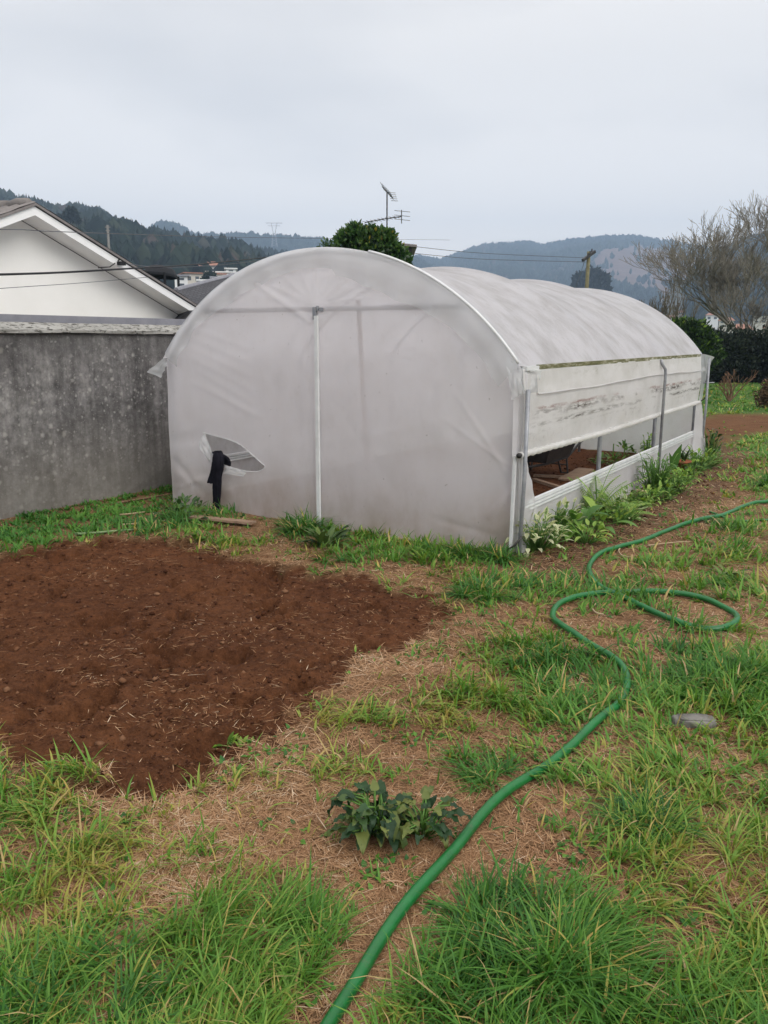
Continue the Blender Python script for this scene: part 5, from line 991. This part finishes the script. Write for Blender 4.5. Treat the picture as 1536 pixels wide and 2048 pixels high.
# ivy bush, hedge
D = 26; c = far(1375, 690, D); k_ = D / 1625
cs = [((px - 1375) * k_, dd, far(px, py, D)[2], r * k_) for px, py, r, dd in [(1352, 668, 26, 0), (1375, 660, 24, 0), (1395, 668, 24, .2), (1412, 690, 26, .3), (1370, 700, 40, .2), (1400, 715, 30, .2), (1340, 690, 30, .2), (1425, 712, 24, .4), (1385, 738, 26, 0), (1320, 700, 30, .3)]]
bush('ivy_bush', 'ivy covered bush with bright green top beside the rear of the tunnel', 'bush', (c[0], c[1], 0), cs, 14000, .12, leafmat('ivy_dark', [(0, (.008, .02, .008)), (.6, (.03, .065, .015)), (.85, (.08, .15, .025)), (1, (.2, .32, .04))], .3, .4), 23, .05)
hd = empty('dark_hedge', (0, 0, 0)); tag(hd, 'long dark overgrown hedge at the far end of the garden', 'hedge')
D = 34; cs = []; A0 = far(1385, 700, D); B0 = far(1900, 700, D + 2)
for i in range(70):
    t = i / 69; q_ = A0 * (1 - t) + B0 * t; cs.append((q_[0], q_[1] + rs.normal(0, .3), .55 + .0 * i, .75)); cs.append((q_[0] + rs.normal(0, .2), q_[1] + rs.normal(0, .3), 1.25 + rs.normal(0, .12) + .35 * (t > .1) * t, .62))
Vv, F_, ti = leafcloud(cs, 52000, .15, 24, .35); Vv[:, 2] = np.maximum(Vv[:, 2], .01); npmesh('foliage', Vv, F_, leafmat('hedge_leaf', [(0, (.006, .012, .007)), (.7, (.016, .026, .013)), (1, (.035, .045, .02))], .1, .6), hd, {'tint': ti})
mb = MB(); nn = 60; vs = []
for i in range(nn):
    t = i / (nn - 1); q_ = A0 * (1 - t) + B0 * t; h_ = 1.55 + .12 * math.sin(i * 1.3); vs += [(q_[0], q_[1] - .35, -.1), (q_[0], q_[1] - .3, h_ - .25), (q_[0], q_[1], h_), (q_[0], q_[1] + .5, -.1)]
mb.add(vs, [(i * 4 + k, i * 4 + (k + 1) % 4, (i + 1) * 4 + (k + 1) % 4, (i + 1) * 4 + k) for i in range(nn - 1) for k in range(4)] + [(0, 1, 2, 3)]); mb.build('dark_core', simple('hedge_core', (.008, .01, .007), (.018, .018, .012), 5, .95), hd)  # solid dark core, added inside the leaves to keep the hedge from being see-through
# bare trees
def bare_tree(name, label, base, stems, depth, matl, seed, L0, group=None, spread=.42, ratio=.76, up=.12, r0=.09, cat='tree', minr=.006):
    r = random.Random(seed); rt = empty(name, tuple(base)); tag(rt, label, cat, group); tr = MB(); tw = MB()
    def grow(p, d, L, rad, k):
        n = 3; pts = [p]; dd = d.copy(); q_ = p.copy()
        for i in range(n): dd = (dd + Vector((r.gauss(0, .13), r.gauss(0, .13), r.gauss(0, .08) + up * .3))).normalized(); q_ = q_ + dd * (L / n); pts.append(q_.copy())
        r1 = max(rad * .68, minr); (tr if k >= depth - 2 else tw).tube(pts, [rad + (r1 - rad) * i / n for i in range(n + 1)], 6 if k >= depth - 2 else 3, cap=False)
        if k == 0: return
        for c in range(r.choice([2, 3, 3]) if k < depth else 3):
            ax = dd.orthogonal().normalized(); ax.rotate(Matrix.Rotation(r.random() * 6.28, 3, dd)); nd = dd.copy(); nd.rotate(Matrix.Rotation(spread * r.uniform(.5, 1.4), 3, ax)); nd = (nd + Vector((0, 0, up))).normalized(); st = pts[-1] if c < 2 else pts[r.choice([1, 2])]
            grow(st, nd, L * ratio * r.uniform(.8, 1.2), r1 * .8, k - 1)
    for sdir, sl_, sr in stems: grow(Vector((0, 0, 0)), Vector(sdir).normalized(), L0 * sl_, sr, depth)
    tr.build('trunk', matl, rt, True); tw.build('twigs', matl, rt); return rt
c = far(1520, 690, 38); bare_tree('bare_tree', 'large leafless tree with forked trunk behind the hedge at right', (c[0], c[1], 0), [((-.16, 0, 1), 1.15, .16), ((.22, .1, 1), 1.15, .15), ((-.34, .1, 1), .85, .10)], 8, M['pale_twig'], 12, 1.68, up=.13, spread=.42, ratio=.775, minr=.0075)
for k, (px, h_) in enumerate([(1292, .72), (1318, .85), (1343, .74)]):
    c = far(px, 700, 30); bare_tree('pollarded_tree', ['leftmost pollarded tree with upright brown shoots behind the tunnel', 'middle pollarded tree with tall brown shoots behind the tunnel', 'rightmost pollarded tree of the row, next to the ivy bush'][k], (c[0], c[1], 0), [((0, 0, 1), 1.0, .07)] + [((random.gauss(0, .25), random.gauss(0, .25), 1), 1.15, .03) for _ in range(3)], 4, M['twig'], 40 + k, 1.15 * h_, 'pollarded trees behind the tunnel', .26, .72, .4, minr=.008)
# shrubs on the field
c = gp(1458, 803); bare_tree('bare_shrub', 'small leafless brown shrub on the far field', (c[0], c[1], 0), [((-.5, 0, 1), .8, .03), ((.1, .1, 1), 1, .03), ((.9, 0, .9), 1.2, .025), ((-.15, 0, 1), .8, .03)], 3, M['brownstem'], 61, .30, cat='shrub', minr=.007)
c = gp(1530, 815); rt = bush('dry_shrub', 'dense dry brown shrub at the right edge of the far field', 'shrub', (c[0], c[1], 0), [(0, 0, .22, .24), (.2, 0, .3, .26), (.1, .1, .45, .18)], 2600, .06, leafmat('dry_leaf', [(0, (.05, .03, .018)), (.7, (.13, .08, .045)), (1, (.2, .13, .07))], .1, .8), 62, .02)
# round tree behind the pole, umbrella pine, others
D = 480; c = far(1182, 560, D); k_ = D / 1625; cs = [((px - 1182) * k_, 0, far(px, py, D)[2], r * k_) for px, py, r in [(1165, 565, 16), (1185, 556, 16), (1200, 562, 14), (1180, 575, 22), (1206, 580, 12)]]
bush('round_tree', 'dark rounded tree in the distance beside the wooden pole', 'tree', (c[0], c[1], 0), cs, 7000, 2.2, M['forest'], 25, .8)
D = 300; k_ = D / 1625
for k, (px, py, rr) in enumerate([(142, 425, 9), (150, 436, 6), (120, 440, 8), (420, 560, 10)]):
    c = far(px, py, D if k < 3 else 170); kk = k_ if k < 3 else 170 / 1625; zg = c[2] - (50 if k < 3 else 30) * kk
    bush('pine_tree', ['umbrella-shaped pine on the skyline left of the wooded crest', 'lower lobe pine right beside the umbrella pine', 'low rounded tree on the skyline behind the gable', 'dark tree between far apartment block and villa'][k], 'tree', (c[0], c[1], zg), [(0, 0, c[2] - zg, rr * kk), (rr * kk * .7, 0, c[2] - zg - rr * kk * .7, rr * kk * .7), (-rr * kk * .7, 0, c[2] - zg - rr * kk * .5, rr * kk * .6)], 1500, .8, M['forest'], 26 + k, .25)

# ------------------------------------------------------------------ poles, pylon, wires
def tubeo(name, pts, r, label, cat, matl, group=None):
    mb = MB(); mb.tube(pts, r, 6, cap=False); o = mb.build(name, matl, None, True); return tag(o, label, cat, group)
D = 44; t0 = far(1177, 503, D); up_ = empty('utility_pole', (t0[0], t0[1], 0)); tag(up_, 'mossy wooden utility pole with slanted crossarm behind the tunnel', 'utility pole')
mb = MB(); mb.tube([(0, 0, -.2), (0, 0, t0[2] / 2), (.02, 0, t0[2])], [.12, .105, .09], 10); mb.build('pole', simple('mossy_wood', (.12, .11, .06), (.22, .20, .11), 6, .9), up_, True)
a = far(1166, 520, D) - [t0[0], t0[1], 0]; b_ = far(1188, 504, D) - [t0[0], t0[1], 0]; mb = MB(); mb.bar((a[0] * 1.4, -.3, a[2] - .05), (b_[0] * 1.4, .2, b_[2] + .05), .13, .13); mb.build('crossarm', M['darkmetal'], up_)
for t in (.1, .5, .9): mb = MB(); q_ = np.array([a[0], -.9, a[2]]) * (1 - t) + np.array([b_[0], .3, b_[2]]) * t; mb.tube([tuple(q_), tuple(q_ + [0, 0, .22])], [.05, .03], 6); mb.build('insulator', M['darkmetal'], up_)
D = 170; t0 = far(215, 450, D); up2 = empty('utility_pole', (t0[0], t0[1], 0)); tag(up2, 'slim grey concrete pole standing before the wooded hill at left', 'utility pole')
mb = MB(); mb.tube([(0, 0, 0), (0, 0, t0[2])], [.35, .22], 8); mb.build('pole', M['stone'], up2, True); mb = MB(); mb.bar((-.5, 0, t0[2] - .4), (.5, 0, t0[2] - .4), .2, .2); mb.bar((-.4, 0, t0[2] - 1.0), (.4, 0, t0[2] - 1.0), .2, .2); mb.build('crossarm', M['stone'], up2)
D = 1250; t0 = far(548, 446, D); zb = far(548, 482, D)[2]; py_ = empty('power_pylon', (t0[0], t0[1], zb - 8)); tag(py_, 'lattice power pylon on the hazy ridge', 'pylon'); Hh = t0[2] - zb + 8
mb = MB(); wtop = 4.2
for sx in (-1, 1):
    for sy in (-1, 1): mb.tube([(sx * 4, sy * 4, 0), (sx * 1.6, sy * 1.6, Hh * .6), (sx * wtop, sy * .6, Hh)], .35, 4)
for k in range(6): z = Hh * k / 10; w2 = 4 - 2.4 * k / 6; mb.tube([(-w2, -w2, z), (w2, -w2, z + Hh / 10)], .22, 3); mb.tube([(w2, -w2, z), (-w2, -w2, z + Hh / 10)], .22, 3)
mb.tube([(-12, 0, Hh), (12, 0, Hh)], .35, 4); mb.tube([(-9, 0, Hh * .88), (9, 0, Hh * .88)], .3, 4); mb.build('lattice', M['galv'], py_)
def wire(pts, r, label, group=None, matl=None): tubeo('overhead_cable', spline([tuple(far(*p_)) for p_ in pts], 10), r, label, 'cable', matl or M['cable'], group)
wire([(-260, 556, 6.0), (0, 549, 7.5), (120, 545, 8.5), (243, 538, 9.6), (400, 528, 14), (540, 514, 22), (700, 497, 32)], .011, 'thick black overhead cable crossing in front of the white gable')
wire([(-260, 470, 8), (0, 459, 9), (110, 463, 10), (250, 468, 12), (450, 474, 17), (660, 477, 24), (900, 480, 34)], .005, 'thin cable crossing the upper gable and the wooded hill', matl=M['thincable'])
wire([(-260, 598, 6.5), (0, 577, 7.5), (160, 566, 8.5), (300, 554, 9.4)], .003, 'faint thin line across the lower gable', matl=M['thincable'])
wire([(255, 528, 11), (330, 535, 14), (440, 530, 18), (530, 520, 22)], .005, 'second thin cable leaving the bracket under the thick one', matl=M['thincable'])
g_ = 'distant power lines above the roof ridge'
wire([(800, 490, 36), (960, 506, 40), (1176, 516, 44)], .012, 'highest of the distant power lines ending at the pole', g_, M['thincable'])
wire([(810, 505, 36), (960, 518, 40), (1172, 524, 44)], .012, 'middle one of the distant power lines ending at the pole', g_, M['thincable'])
wire([(1170, 516, 44), (1162, 545, 52), (1145, 590, 64)], .012, 'slack service line dropping left of the wooden pole', None, M['thincable'])

# ------------------------------------------------------------------ haze
m, t, o = mat('haze_air'); pv = N(t, 'ShaderNodeVolumePrincipled'); pv.inputs['Color'].default_value = (.52, .72, 1, 1); pv.inputs['Density'].default_value = .00056; pv.inputs['Anisotropy'].default_value = 0
t.links.new(pv.outputs[0], o.inputs['Volume'])
mb = MB(); mb.box((0, 0, 198), (5860, 5860, 404)); tag(mb.build('haze', m), 'thin bluish air between garden and hills', 'haze', kind='stuff')
bpy.context.view_layer.update()
